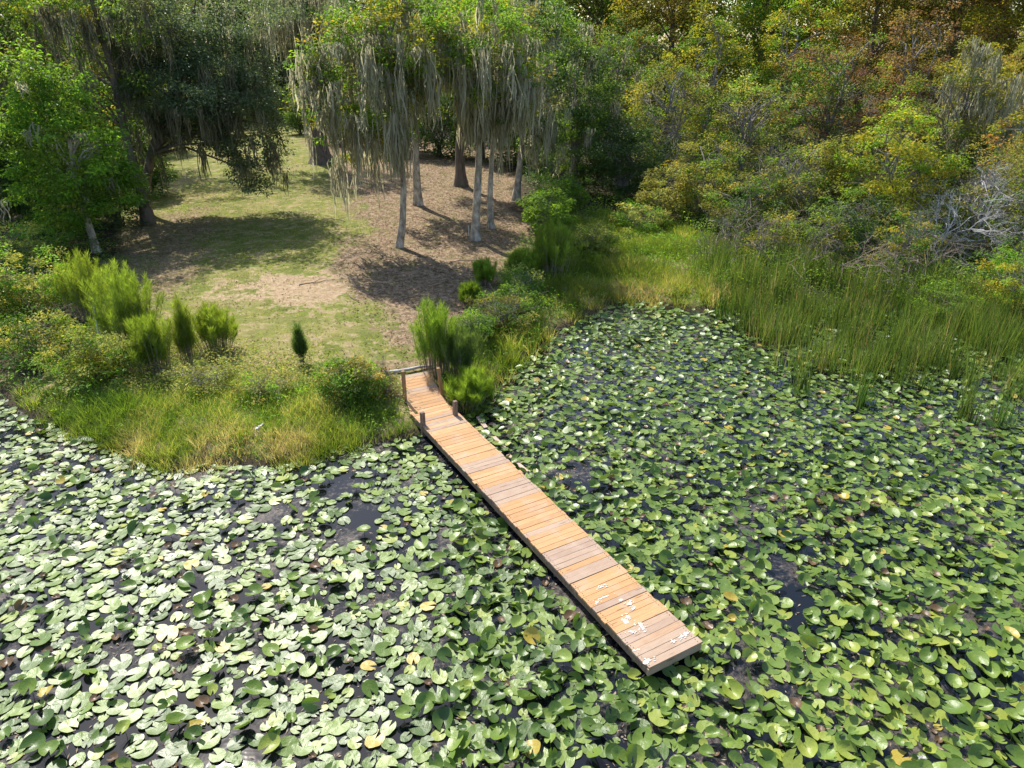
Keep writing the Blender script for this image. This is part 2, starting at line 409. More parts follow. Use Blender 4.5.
def pad_geo(g, x, y, z, r, az, tilt, taz, curl, fold, oval, ringn, r1, rs, stalk):
    n = 18 if ringn > 1 else 12
    notch = .28; a = np.linspace(notch, 2 * pi - notch, n)
    rr = 1 + .035 * np.sin(a * 3 + rs.uniform(0, 6)) + .02 * np.sin(a * 7 + rs.uniform(0, 6))
    rr = rr * np.where((a < notch + .25) | (a > 2 * pi - notch - .25), 1.03, 1)
    pts = [np.zeros((1, 3))]
    sinus = .14
    ph = rs.uniform(0, 6)
    for k in range(1, ringn + 1):
        t = k / ringn
        p = np.stack([np.cos(a) * rr * t, np.sin(a) * rr * t * oval, np.zeros(n)], 1)
        p[:, 2] = curl * t * t + fold * np.abs(p[:, 1]) * t + .035 * t * np.sin(2 * a + ph) + .02 * t * np.sin(5 * a + ph)
        pts.append(p)
    V = np.concatenate(pts) * r
    V[0, 0] -= 0
    F3 = [(0, 1 + k, 2 + k) for k in range(n - 1)]
    F4 = [(1 + k + n * q, 1 + k + n * (q + 1), 2 + k + n * (q + 1), 2 + k + n * q) for q in range(ringn - 1) for k in range(n - 1)]
    ca, sa = math.cos(az), math.sin(az); V[:, :2] = V[:, :2] @ np.array([[ca, sa], [-sa, ca]])
    # tilt about the horizontal axis given by taz
    ax = np.array([math.cos(taz), math.sin(taz), 0]); ct, st = math.cos(tilt), math.sin(tilt)
    V = V * ct + np.cross(ax, V) * st + ax * (V @ ax)[:, None] * (1 - ct)
    lo = V[:, 2].min()
    V = V + (x, y, max(z, .006 - lo))
    c = V[0].copy()
    g.add(V, np.array(F3), r1)
    if F4:
        F4 = np.array(F4); g.V.append(np.zeros((0, 3))); g.F.setdefault(4, []).append(F4 + g.n - len(V)); g.A.setdefault(4, []).append(np.full(len(F4), r1))
    if stalk:
        p0 = np.array([c[0] + rs.normal(0, .03), c[1] + rs.normal(0, .03), -.05])
        g.tube([p0, (p0 + c) / 2 + (rs.normal(0, .01), rs.normal(0, .01), 0), c - (0, 0, .003)], .005, 3, .12, False)

def pad_mat():
    m, nt, out = nodes('lily_pad')
    r = attr(nt, 'r')
    P = coord(nt)
    c = ramp(nt, [(0, (.03, .065, .012)), (.3, (.07, .13, .018)), (.6, (.14, .215, .03)), (.80, (.19, .27, .05)), (.90, (.29, .33, .05)), (.93, (.42, .32, .05)), (.96, (.2, .1, .04)), (1, (.1, .06, .04))], r)
    for e in c.node.color_ramp.elements: pass
    n = noise(nt, 14, 4, .65, P)
    c = mix(nt, maprange(nt, n, .62, .75, 0, .5), c, (.2, .17, .05))
    c = mix(nt, maprange(nt, noise(nt, 45, 2, .5, P), .3, .7, 0, .25), c, (.05, .09, .02))
    geo = nt.nodes.new('ShaderNodeNewGeometry')
    under = mix(nt, .5, c, (.16, .2, .09))
    c = mix(nt, geo.outputs['Backfacing'], c, under)
    p = N(nt, 'ShaderNodeBsdfPrincipled'); p.inputs['Specular IOR Level'].default_value = .45
    nt.links.new(maprange(nt, noise(nt, 3, 2, .5, P), .3, .7, .34, .48), p.inputs['Roughness'])
    nt.links.new(c, p.inputs['Base Color'])
    b = N(nt, 'ShaderNodeBump', Strength=.5, Distance=.012); nt.links.new(noise(nt, 22, 3, .6, P), b.inputs['Height']); nt.links.new(b.outputs[0], p.inputs['Normal'])
    t = nt.nodes.new('ShaderNodeBsdfTranslucent'); nt.links.new(mix(nt, 1.0, c, (1.3, 1.45, .5), 'MULTIPLY'), t.inputs['Color'])
    ms = nt.nodes.new('ShaderNodeMixShader'); ms.inputs[0].default_value = .22
    nt.links.new(p.outputs[0], ms.inputs[1]); nt.links.new(t.outputs[0], ms.inputs[2]); nt.links.new(ms.outputs[0], out.inputs[0])
    return m
M['pad'] = pad_mat()

def in_frame(x, y, z):
    cp, sp = math.cos(PITCH), math.sin(PITCH); w = z - CAM_H
    d = y * cp - w * sp; u = y * sp + w * cp
    if d < .1: return None
    return 512 + FOC * x / d, 384 - FOC * u / d, d
order = []
for k, p in enumerate(PADS):
    q = in_frame(p[0], p[1], .03)
    s = p[2] / q[2] if q and 6 < q[0] < 1018 and 6 < q[1] < 762 else 0
    order.append(s)
top = set(np.argsort(order)[::-1][:300].tolist())
rs = np.random.default_rng(5)
pad_stuff = Geo()
for k, (x, y, r, up, left) in enumerate(PADS):
    cv = rs.random(); u2 = rs.random()
    if cv < .86: col = .12 + .68 * rs.random() * (1 - .0 * left)
    elif cv < .955: col = .8 + .105 * rs.random()
    elif cv < .967: col = .93
    else: col = .985
    yel = value_noise(x * .35 + 9, y * .35, 5)
    if x > 2 and y < 14 and col < .8: col = min(.88, col + .3 * yel)
    if up: z = rs.uniform(.03, .17); tilt = abs(rs.normal(.2, .42)); curl = rs.uniform(-.05, .28); fold = rs.uniform(.0, .55)
    else: z = rs.uniform(.006, .016); tilt = abs(rs.normal(0, .035)); curl = rs.uniform(-.01, .05); fold = rs.uniform(-.01, .05)
    if left > .5 and not up: tilt = abs(rs.normal(0, .07)); z += rs.uniform(0, .03)
    if col > .95: r *= .7; curl = rs.uniform(.1, .4); fold = .4
    a = dict(az=rs.uniform(0, 2 * pi), tilt=tilt, taz=rs.uniform(0, 2 * pi), curl=curl, fold=fold, oval=rs.uniform(.78, .98))
    if k in top:
        g = Geo(); pad_geo(g, 0, 0, z, r, ringn=3, r1=col, rs=rs, stalk=up, **a)
        # pad_geo clamps height on its own; the object stands on the water under its leaf
        o = link('lily_pad', g.mesh('lily_pad', M['pad'], True), None, (x, y, 0))
        side = 'left of the boardwalk' if (np.array([x, y]) - fl) @ dn < 0 and True else 'right of the boardwalk'
        q = in_frame(x, y, 0)
        if q[1] > 668: side = {0: 'at the near left', 1: 'at the near middle', 2: 'at the near right'}[0 if q[0] < 400 else 1 if q[0] < 720 else 2]
        if col > .95: lab = 'small curled brown dying lily pad ' + side
        elif col > .83: lab = 'yellowing lily pad ' + side
        elif up: lab = 'green lily leaf raised off the water ' + side
        elif col < .45: lab = 'flat deep green lily pad floating ' + side
        else: lab = 'flat light green lily pad floating ' + side
        tag(o, lab, 'lily pad', 'lily pads: ' + lab)
    else:
        pad_geo(pad_stuff, x, y, z, r, ringn=(2 if y < 16 else 1), r1=col, rs=rs, stalk=up and y < 17, **a)
o = link('lily_pads', pad_stuff.mesh('lily_pads', M['pad'], True)); kind(o, 'stuff'); tag(o, 'dense cover of green lily pads over the pond beyond the nearest leaves', 'lily pads')

# dead weed and leaf bits floating between the pads
g = Geo(); n = 22000
Y = rs.uniform(5.5, 32, n); X = rs.uniform(-1, 1, n) * (Y * .8 + 3)
keep = (shore_s(X, Y) < -.05) & (fbm(X * .6, Y * .6, 88) + rs.normal(0, .08, n) > .47)
X, Y = X[keep], Y[keep]; n = len(X); az = rs.uniform(0, 2 * pi, n)
leaves_into(g, np.stack([X, Y, rs.uniform(.006, .014, n)], 1), np.stack([np.cos(az), np.sin(az), rs.normal(0, .08, n)], 1), np.tile([0, 0, 1.], (n, 1)),
            rs.uniform(.02, .11, n), rs.uniform(.008, .04, n), rs.random(n), .1)
M['debris'] = plain_mat('debris', (.12, .085, .05), (.38, .3, .22), 1.5, .8, None, .1)
o = link('floating_debris', g.mesh('floating_debris', M['debris'])); kind(o, 'stuff'); tag(o, 'dead leaves and weed scraps floating between the lily pads', 'debris')

# ------------------------------------------------------------------ boardwalk
def wood_mat():
    m, nt, out = nodes('plank_wood')
    P = coord(nt); r = attr(nt, 'r')
    mp = nt.nodes.new('ShaderNodeMapping'); mp.inputs['Scale'].default_value = (.55, 5, 2); nt.links.new(P, mp.inputs[0])
    cb = nt.nodes.new('ShaderNodeCombineXYZ'); mm = N(nt, 'ShaderNodeMath', operation='MULTIPLY'); nt.links.new(r, mm.inputs[0]); mm.inputs[1].default_value = 77
    nt.links.new(mm.outputs[0], cb.inputs[1]); va = N(nt, 'ShaderNodeVectorMath', operation='ADD'); nt.links.new(mp.outputs[0], va.inputs[0]); nt.links.new(cb.outputs[0], va.inputs[1])
    v = va.outputs[0]
    base = ramp(nt, [(0, (.24, .165, .125)), (.12, (.3, .21, .155)), (.3, (.36, .26, .185)), (.4, (.37, .2, .09)), (.7, (.45, .245, .105)), (1, (.5, .3, .15))], r)
    grain = noise(nt, 7, 6, .7, v, .4)
    c = mix(nt, maprange(nt, grain, .4, .68, 0, .7), base, mix(nt, .55, base, (.16, .09, .05)))
    c = mix(nt, maprange(nt, noise(nt, 2.2, 4, .6, P), .5, .72, 0, .55), c, (.38, .29, .22))
    # knots
    vo = N(nt, 'ShaderNodeTexVoronoi', Scale=2.4); nt.links.new(v, vo.inputs['Vector'])
    c = mix(nt, maprange(nt, vo.outputs['Distance'], .09, .16, .7, 0), c, (.1, .045, .02))
    p = N(nt, 'ShaderNodeBsdfPrincipled', Roughness=.72); p.inputs['Specular IOR Level'].default_value = .3; nt.links.new(c, p.inputs['Base Color'])
    b = N(nt, 'ShaderNodeBump', Strength=.35, Distance=.006); nt.links.new(grain, b.inputs['Height']); nt.links.new(b.outputs[0], p.inputs['Normal'])
    nt.links.new(p.outputs[0], out.inputs[0]); return m
M['wood'] = wood_mat()
M['wood_wet'] = plain_mat('old_wood', (.1, .065, .045), (.26, .18, .13), 5, .8, (6, 6, 1), .5)
M['post_wood'] = plain_mat('post_wood', (.22, .12, .055), (.4, .22, .1), 6, .75, (5, 5, 1), .4)
M['board_pink'] = plain_mat('weathered_board', (.3, .2, .15), (.5, .37, .29), 5, .8, (1, 6, 6), .3)

rs = np.random.default_rng(3)
# local frame: +Y runs inland along the walk, X across; origin at the front left corner on the water
dock = thing('boardwalk', 'long narrow boardwalk of orange and grey planks running out over the lily pads', 'boardwalk', (fl[0], fl[1], 0), DOCK_YAW - pi / 2)
L1 = 10.35                               # level stretch
pA = np.array(plane_point(399.5, 376.5, .62)); pB = np.array(plane_point(428.0, 371.2, .62))
def loc2(p): v = np.asarray(p) - fl; return np.array([v @ dn, v @ du])
a2, b2 = loc2(pA), loc2(pB); print('ramp end local', a2, b2)
g = Geo(); pitch = .1458; k = 0; y = 0.0
while y < L1:
    ov = rs.normal(0, .009); wdt = .1405 + rs.uniform(-.004, .0025)
    rr = rs.random()
    # the greyed run of boards at the outer end and single ones along the walk
    u = y / L1
    if y < .8: c = rs.uniform(.18, .36)
    elif rs.random() < .26: c = rs.uniform(.12, .32)
    else: c = rs.uniform(.42, .85) + (.1 if u > .55 else 0)
    if k in (21, 22, 36, 37, 38, 39, 47, 48): c = rs.uniform(.1, .34)
    zt = DECK_Z + rs.normal(0, .003); tl = rs.normal(0, .004)
    def Mx(V, tl=tl, ang=rs.normal(0, .003)):
        V = V.copy(); V[:, 2] += (V[:, 0] - .6) * tl; V[:, 1] += (V[:, 0] - .6) * ang; return V
    g.box((-.012 + ov, y, zt - .038), (DW + .008 + ov, y + wdt, zt), Mx, min(c, 1), .002)
    y += pitch; k += 1
# inland ramp of boards, rising onto the bank
nr = int(round(np.hypot(*((a2 + b2) / 2 - np.array([DW / 2, L1]))) / pitch)); print('ramp boards', nr)
e0a, e0b = np.array([0.0, L1]), np.array([DW, L1])
b2f = b2
for q in range(nr):
    t0, t1 = (q + .03) / nr, (q + .97) / nr
    zz = lambda t: DECK_Z + (.62 - DECK_Z) * t
    j = rs.normal(0, .004, 4)
    P = [e0a + (a2 - e0a) * t0, e0b + (b2f - e0b) * t0, e0b + (b2f - e0b) * t1, e0a + (a2 - e0a) * t1]
    V = [(P[0][0] + j[0], P[0][1], zz(t0)), (P[1][0] + j[1], P[1][1], zz(t0)), (P[2][0] + j[1], P[2][1], zz(t1)), (P[3][0] + j[0], P[3][1], zz(t1))]
    Vb = [(a, b, c - .038) for a, b, c in V]
    g.add(np.array(Vb + V), np.array([(3, 2, 1, 0), (4, 5, 6, 7), (0, 1, 5, 4), (1, 2, 6, 5), (2, 3, 7, 6), (3, 0, 4, 7)]), rs.uniform(.4, .9) if rs.random() > .25 else rs.uniform(.15, .33))
link('deck', g.mesh('deck', M['wood']), dock)
for x0 in (.0, DW - .04):
    g = Geo(); g.box((x0, .045, DECK_Z - .19), (x0 + .04, L1 - .02, DECK_Z - .047), None, .3)
    sb = link('side_beam', g.mesh('side_beam', M['wood_wet']), dock)
g = Geo(); g.box((-.01, .0, DECK_Z - .185), (DW + .008, .04, DECK_Z - .043), None, .27); link('end_board', g.mesh('end_board', M['wood']), dock)
for y in (.5, 3.0, 5.5, 8.0):
    for x in (.12, DW - .12):
        g = Geo(); g.tube([(x, y, -.7), (x, y, DECK_Z - .05)], .05, 10, .3); link('support_post', g.mesh('support_post', M['wood_wet']), dock)
    g = Geo(); g.box((.045, y + .055, DECK_Z - .18), (DW - .045, y + .095, DECK_Z - .05)); link('cross_beam', g.mesh('cross_beam', M['wood_wet']), dock)
def post(px, py, h, w, mat, zb, tilt=(0, 0)):
    x, y = loc2(plane_point(px, py, zb)); g = Geo()
    def T(V): V = V.copy(); dz = V[:, 2] - zb; V[:, 0] += dz * tilt[0]; V[:, 1] += dz * tilt[1]; return V
    g.box((x - w / 2, y - w / 2, zb - .6), (x + w / 2, y + w / 2, zb + h), T, .5, .008)
    o = link('post', g.mesh('post', mat), dock); return o
post(405, 399, .88, .09, M['post_wood'], .45)['label'] = 'tall square brown post on the left edge'
post(442, 393, .78, .09, M['post_wood'], .45, (-.06, .1))['label'] = 'tall leaning brown post on the right edge'
post(423.0, 424, .36, .11, M['wood_wet'], .36)['label'] = 'short dark post stub on the left edge'
post(455.3, 414.5, .42, .11, M['wood_wet'], .36, (.02, 0))['label'] = 'short grey post stub on the right edge'
# bird droppings: thin crusts on the boards at the outer end
M['dropping'] = plain_mat('dropping', (.42, .33, .24), (.74, .72, .68), 26, .9)
def splat(px, py, sx, sy, rot):
    g = Geo()
    x, y = loc2(plane_point(px, py, DECK_Z)); n = 14; a = np.arange(n) * 2 * pi / n; r = .8 + rs.uniform(-.45, .45, n)
    c, s = math.cos(rot), math.sin(rot); X, Y = np.cos(a) * r * sx, np.sin(a) * r * sy
    V = np.stack([x + X * c - Y * s, y + X * s + Y * c, np.full(n, DECK_Z + .007)], 1); V = np.vstack([V, [x, y, DECK_Z + .011]])
    g.add(V, np.array([(k, (k + 1) % n, n) for k in range(n)]))
    for q in range(9):
        ang = rs.uniform(0, 6.28); dd = rs.uniform(1.0, 2.1); ex = math.cos(ang) * dd * sx; ey = math.sin(ang) * dd * sy + rs.normal(0, .01); rr = rs.uniform(.004, .014)
        cx_, cy_ = x + ex * c - ey * s, y + ex * s + ey * c; b = np.arange(6) * pi / 3
        if not (.02 < cx_ < DW - .02): continue
        W = np.vstack([np.stack([cx_ + rr * np.cos(b) * 1.5, cy_ + rr * np.sin(b), np.full(6, DECK_Z + .007)], 1), [cx_, cy_, DECK_Z + .009]]); g.add(W, np.array([(k, (k + 1) % 6, 6) for k in range(6)]))
    link('bird_dropping', g.mesh('bird_dropping', M['dropping']), dock)
for args in [(602, 587, .07, .03, .2), (603, 598, .17, .018, .0), (598, 602, .05, .02, .3), (629.5, 603.5, .06, .05, 0), (633, 609, .05, .03, .6), (625, 621, .06, .07, .4), (628, 617, .04, .04, 0), (641, 625, .06, .06, 0), (643, 629, .05, .04, 0),
             (631, 632, .08, .02, -.3), (672, 642, .05, .02, .1), (681, 637, .1, .03, .15), (687, 634, .06, .03, .1), (648, 661, .1, .04, .1), (634, 651, .05, .025, 0), (621, 600, .02, .02, 0)]:
    splat(*args)
# nail heads
g = Geo()
for q in range(int(L1 / pitch)):
    for x in (.04, DW - .06):
        for dy in (.04, .1):
            c = np.array([x + rs.normal(0, .006), q * pitch + dy, DECK_Z + .006]); g.tube([c - (0, 0, .008), c], .007, 6, .1)
M['nail'] = plain_mat('nail', (.05, .045, .04), (.1, .08, .07), 5, .6)
nl = link('nail_heads', g.mesh('nail_heads', M['nail']), dock); nl['kind'] = 'stuff'

# old boards lying in the water beside the walk
def board(label, p0, p1, w, z0, z1, group=None):
    a = np.array(plane_point(*p0, z0)); b = np.array(plane_point(*p1, z1)); L = np.hypot(*(b - a)); g = Geo()
    g.box((-.0, -w / 2, -.02), (L, w / 2, .02), lambda V: V + np.stack([0 * V[:, 0], 0 * V[:, 0], V[:, 0] / L * (z1 - z0)], 1), .3, .003)
    o = link('board', g.mesh('board', M['board_pink']), None, (a[0], a[1], z0)); o.rotation_euler[2] = math.atan2(b[1] - a[1], b[0] - a[0])
    return tag(o, label, 'board', group)
board('short weathered pinkish board lying in the reeds edge beside the boardwalk stub', (486, 428), (478, 417), .12, .06, .1)
board('long weathered board lying among lily pads along the right side of the boardwalk', (527, 472), (508, 455), .11, .13, .1)
board('middle weathered board half sunk beside the right edge of the boardwalk', (506, 450), (494, 437), .11, .08, .05)

# driftwood pole across the head of the walk
g = Geo(); P = np.array([(*plane_point(x, y, z), z) for x, y, z in [(384, 372.5, .5), (398, 371, .52), (408, 369.5, .55), (419, 367, .56), (433, 365.5, .5)]])
c0 = P[0].copy(); g.tube(P - c0, [.06, .05, .05, .045, .035], 8); o = link('driftwood_log', g.mesh('driftwood_log', M['twig_white'], True), None, c0)
tag(o, 'pale grey driftwood log lying across the land end of the boardwalk', 'log')

# ------------------------------------------------------------------ plants
def ribbons_into(g, P, L, rs, nrib=13, spread=.13, w=.026):
    """Spanish moss: bunches of thin hanging ribbons from points P with lengths L"""
    n = len(P); P = np.repeat(P, nrib, 0); L = np.repeat(L, nrib) * rs.uniform(.2, 1, n * nrib)
    P = P + rs.normal(0, spread, P.shape) * (1, 1, .4); m = len(P); seg = 4
    wa = rs.uniform(0, 2 * pi, m); Wd = np.stack([np.cos(wa), np.sin(wa), 0 * wa], 1); off = np.zeros((m, 3)); rows = []
    cen = np.repeat(P.reshape(n, nrib, 3).mean(1), nrib, 0)
    for k in range(seg + 1):
        t = k / seg; c = P.copy(); c[:, 2] -= L * t
        c[:, :2] += (cen - P)[:, :2] * .55 * t + off[:, :2]; off = off + rs.normal(0, .07, off.shape) * (1, 1, 0)
        ww = (w * rs.uniform(.7, 1.3, m) * (1.0 if 0 < k < seg else (.5 if k == 0 else .08)))[:, None]
        rows += [c - Wd * ww, c + Wd * ww]
    V = np.stack(rows, 1).reshape(-1, 3); q = 2 * (seg + 1); k0 = np.arange(m)[:, None] * q
    F = np.concatenate([k0 + np.array([[2 * k, 2 * k + 1, 2 * k + 3, 2 * k + 2]]) for k in range(seg)], 1).reshape(-1, 4)
    g.add(V, F, np.repeat(rs.random(m), seg))

def crown_points(lobes, rs, bias=.55):
    C = []; lob = []
    for li, (cx, cy, cz, rx, ry, rz, n) in enumerate(lobes):
        d = unit(rs.normal(size=(n, 3))); rad = bias + (1 - bias) * rs.random(n) ** .6
        ph = rs.uniform(0, 6, 3)
        rad = rad * (1 + .16 * np.sin(3 * d[:, 0] + ph[0]) + .14 * np.sin(4 * d[:, 1] + ph[1]) + .14 * np.sin(5 * d[:, 2] + ph[2]))
        C.append(np.array([cx, cy, cz]) + d * rad[:, None] * (rx, ry, rz)); lob += [li] * n
    return np.concatenate(C), np.array(lob)

def tree(name, label, cat, base, lobes, leaf, nleaf=26, ls=.15, cr=.5, trunk=None, tr=.15, bark='bark', moss=None, moss_mat='moss', moss_len=(.6, 1.8), seed=1,
         group=None, droop=.3, limbs=30, patch=None, lean_pts=None, flare=1.5, stems=1, lw=.55):
    rs = np.random.default_rng(seed); x, y, z = base
    root = thing(name, label, cat, (x, y, z - .05), 0, group)
    C, lob = crown_points(lobes, rs)
    top = max(l[2] + l[5] * (.7 if stems == 1 else .35) for l in lobes)
    # trunk(s)
    g = Geo(); trunks = []
    for s in range(stems):
        if lean_pts is not None and s == 0: T = np.array(lean_pts, float)
        else:
            cx = np.mean([l[0] for l in lobes]); cy = np.mean([l[1] for l in lobes]); a = rs.uniform(0, 6.28); sp = (.0 if stems == 1 else min(.5, .22 * lobes[0][3]))
            T = np.array([[sp * .4 * math.cos(a), sp * .4 * math.sin(a), 0]] + [[cx * t + rs.normal(0, .1) + sp * math.cos(a) * t * 2, cy * t + rs.normal(0, .1) + sp * math.sin(a) * t * 2, top * t] for t in (.2, .4, .6, .8, 1)])
        tt = np.linspace(0, len(T) - 1, 14); T = np.stack([np.interp(tt, np.arange(len(T)), T[:, k]) for k in range(3)], 1)
        h = T[:, 2] / max(T[-1, 2], .1); rad = tr * (1 - .8 * h) * (1 + (flare - 1) * np.exp(-h * 22)) * (1 + rs.uniform(-.06, .06, len(T))); rad = np.maximum(rad, min(.02, tr * .4))
        g.tube(T, rad, 9 if tr > .08 else 5); trunks.append(T)
    link('trunk', g.mesh('trunk', M[bark], True), root)
    g = Geo()
    idx = rs.permutation(len(C))[:limbs]
    mosspts = []
    for k in idx:
        T = trunks[rs.integers(len(trunks))]; c = C[k]
        hz = np.clip(c[2] - np.hypot(*(c[:2] - T[len(T) // 2, :2])) * .55 - .2, .25 * top if stems == 1 else .05, T[-1, 2] * .97)
        j = int(np.argmin(np.abs(T[:, 2] - hz))); s0 = T[j]; v = c - s0; Lg = np.linalg.norm(v)
        Pm = [s0 + v * t + np.array([rs.normal(0, .05 * Lg), rs.normal(0, .05 * Lg), .16 * Lg * math.sin(pi * t) + rs.normal(0, .03 * Lg)]) * (0 < t < 1) for t in (0, .33, .66, 1)]
        r0 = min(tr * .45, .02 + .012 * Lg)
        g.tube(Pm, [r0, r0 * .7, r0 * .45, r0 * .15], 5, .5, False)
        mosspts += [Pm[2], Pm[3], (Pm[1] + Pm[2]) / 2, (Pm[2] + Pm[3]) / 2]
        for _ in range(3):                  # twigs
            e = C[rs.integers(len(C))]; e = Pm[2] + unit(e - Pm[2]) * rs.uniform(.4, 1.2); g.tube([Pm[2], (Pm[2] + e) / 2 + rs.normal(0, .06, 3), e], [r0 * .3, r0 * .2, .004], 3, .5, False)
    link('limbs', g.mesh('limbs', M[bark]), root)
    # leaves, in clumps
    mats = leaf if isinstance(leaf, (list, tuple)) else [leaf]
    which = rs.integers(0, len(mats), len(C)) if patch is None else patch(C, lob, rs)
    for mi, mn in enumerate(mats):
        sel = C[which == mi]
        if not len(sel): continue
        n = int(nleaf); cc = np.repeat(sel, n, 0); csz = np.repeat(rs.uniform(.6, 1.35, len(sel)) * cr, n)
        d = unit(rs.normal(size=cc.shape)); rr = rs.random(len(cc)) ** .45
        off = d * (rr * csz)[:, None] * (1, 1, .62)
        P = cc + off; P[:, 2] -= droop * (np.hypot(off[:, 0], off[:, 1]) ** 1.3) * .6
        D = off * (1, 1, .4) + rs.normal(0, .22, P.shape) * cr + (0, 0, -droop * cr * .5)
        Nn = rs.normal(0, .55, P.shape) + (0, 0, .95) + off / cr * .5
        keep = P[:, 2] > .1
        P, D, Nn = P[keep], D[keep], Nn[keep]
        L = ls * rs.uniform(.6, 1.35, len(P)); crn = np.repeat(rs.random(len(sel)), n)[keep]
        g = Geo(); leaves_into(g, P, D, Nn, L, L * lw, np.clip(.55 * crn + .45 * rs.random(len(P)) + rs.normal(0, .05, len(P)), 0, 1))
        link('crown', g.mesh('crown', M[mn]), root)
    if moss:
        mp = np.array(mosspts); low = C[C[:, 2] < np.quantile(C[:, 2], .75)]; mp = np.concatenate([mp, low]); mp = mp[mp[:, 2] > moss_len[1] * .5 + .8]
        mp = mp[rs.integers(0, len(mp), moss)] + rs.normal(0, .15, (moss, 3)) - np.array([0, 1, 0]) * rs.uniform(0, .9, (moss, 1)); Lm = np.minimum(rs.uniform(*moss_len, moss), mp[:, 2] - .9)
        g = Geo(); ribbons_into(g, mp, np.maximum(Lm, .3), rs); link('hanging_moss', g.mesh('hanging_moss', M[moss_mat]), root)
    return root

def fennel(label, base, h, w, seed, mat='fennel', nst=34, group='feathery dogfennel clumps'):
    rs = np.random.default_rng(seed); root = thing('dogfennel', label, 'plant', base, 0, group)
    g = Geo(); gl = Geo()
    for s in range(nst):
        a = rs.uniform(0, 2 * pi); sp = rs.uniform(0, 1) ** .7 * w * rs.uniform(.7, 1.35); hh = h * rs.uniform(.45, 1.08) * (1 - .25 * sp / w)
        b = np.array([math.cos(a), math.sin(a), 0]) * sp * .62; e = np.array([math.cos(a) * sp, math.sin(a) * sp, hh])
        T = np.array([b, b * .5 + e * .5 + (0, 0, .07 * hh), e]); g.tube(T, [.012, .009, .004], 3, .5, False)
        n = 190; t = rs.uniform(.1, 1, n); t = np.sqrt(t)
        P = b + (e - b) * t[:, None] + (0, 0, 1) * (.07 * hh * np.sin(pi * t))[:, None]; az = rs.uniform(0, 2 * pi, n); out = .2 * (1.15 - t) + .07
        D = np.stack([np.cos(az) * out * 2.6, np.sin(az) * out * 2.6, rs.uniform(.3, .9, n)], 1)
        leaves_into(gl, P, D, rs.normal(size=(n, 3)), rs.uniform(.14, .42, n) * (1.1 - .3 * t), rs.uniform(.006, .013, n), np.clip(.15 + .45 * t + rs.uniform(-.15, .25) + rs.normal(0, .15, n), 0, 1), .1)
    link('stems', g.mesh('stems', M['twig_brown']), root); link('foliage', gl.mesh('foliage', M[mat]), root)
    return root

def bare(name, label, base, r, h, mat, seed, n0=9, depth=4, spread=1.0, cat='dead shrub', group=None, thick=.035, droop=0.0):
    rs = np.random.default_rng(seed); root = thing(name, label, cat, base, 0, group); g = Geo(); g0 = Geo(); cnt = [0]
    def grow(p, d, L, rad, k):
        if cnt[0] > 2600: return
        cnt[0] += 1
        d1 = unit(d + rs.normal(0, .22, 3)); m = p + d1 * L * .5; d2 = unit(d1 + rs.normal(0, .3, 3) - (0, 0, droop)); e = m + d2 * L * .5
        if e[2] < .05: e[2] = .05
        (g0 if k == depth else g).tube([p, m, e], [rad, rad * .8, rad * .6], 4 if k > 1 else 3, .5, False)
        if k > 0:
            for _ in range(rs.integers(2, 5)):
                q = p + (e - p) * rs.uniform(.4, 1.0) if k else e
                grow(q if rs.random() < .6 else e, unit(d2 * .8 + rs.normal(0, .6, 3) * (1, 1, .7)), L * rs.uniform(.5, .8), rad * .55, k - 1)
    for s in range(n0):
        a = rs.uniform(0, 2 * pi); grow(np.array([math.cos(a) * .15 * r, math.sin(a) * .15 * r, 0]), unit(np.array([math.cos(a) * spread * r, math.sin(a) * spread * r, h])), math.hypot(h, r * spread) * rs.uniform(.35, .5), thick, depth)
    link('stems', g0.mesh('stems', M[mat]), root); link('branches', g.mesh('branches', M[mat]), root)
    return root

G = ground_at
# --- grass, reeds and low growth (nobody could count the blades)
def scatter(n, polys, rs, xr, yr):
    X = rs.uniform(*xr, n); Y = rs.uniform(*yr, n); m = np.zeros(n)
    for p in polys: m = np.maximum(m, poly_mask(X, Y, p, .8))
    k = rs.random(n) < m; return X[k], Y[k]
def grow_grass(name, label, cat, polys, n, hr, wr, bend, mat, seed, smin=-.35, dens=None, tuft=.0, colf=None, seg=3, xr=(-24, 26), yr=(13, 50), nper=9, rad=.09):
    rs = np.random.default_rng(seed); X, Y = scatter(n, polys, rs, xr, yr)
    k = shore_s(X, Y) > smin
    if dens is not None: k &= rs.random(len(X)) < dens(X, Y)
    X, Y = X[k], Y[k]; hs = .55 + .9 * fbm(X * .8, Y * .8, seed); cr_ = rs.random(len(X))
    X = np.repeat(X, nper); Y = np.repeat(Y, nper); hs = np.repeat(hs, nper); cr_ = np.repeat(cr_, nper)
    cs = np.repeat(rs.uniform(.5, 1.5, len(X) // nper), nper); hs = hs * np.repeat(rs.uniform(.55, 1.25, len(X) // nper), nper)
    ox, oy = rs.normal(0, rad, len(X)) * cs, rs.normal(0, rad, len(X)) * cs; az = np.arctan2(oy, ox) + rs.normal(0, .5, len(X)); X = X + ox; Y = Y + oy; Z = gz(X, Y); Z = np.maximum(Z, -.08) - .02
    H = rs.uniform(*hr, len(X)) * hs; g = Geo()
    col = np.clip(.72 * cr_ + .28 * rs.random(len(X)) + (0 if colf is None else colf(X, Y)), 0, 1)
    blades_into(g, np.stack([X, Y, Z], 1), H, rs.uniform(*wr, len(X)), rs.uniform(*bend, len(X)), col, rs, seg, az=az)
    print(name, len(X)); o = link(name, g.mesh(name, M[mat])); kind(o, 'stuff'); tag(o, label, cat); return o

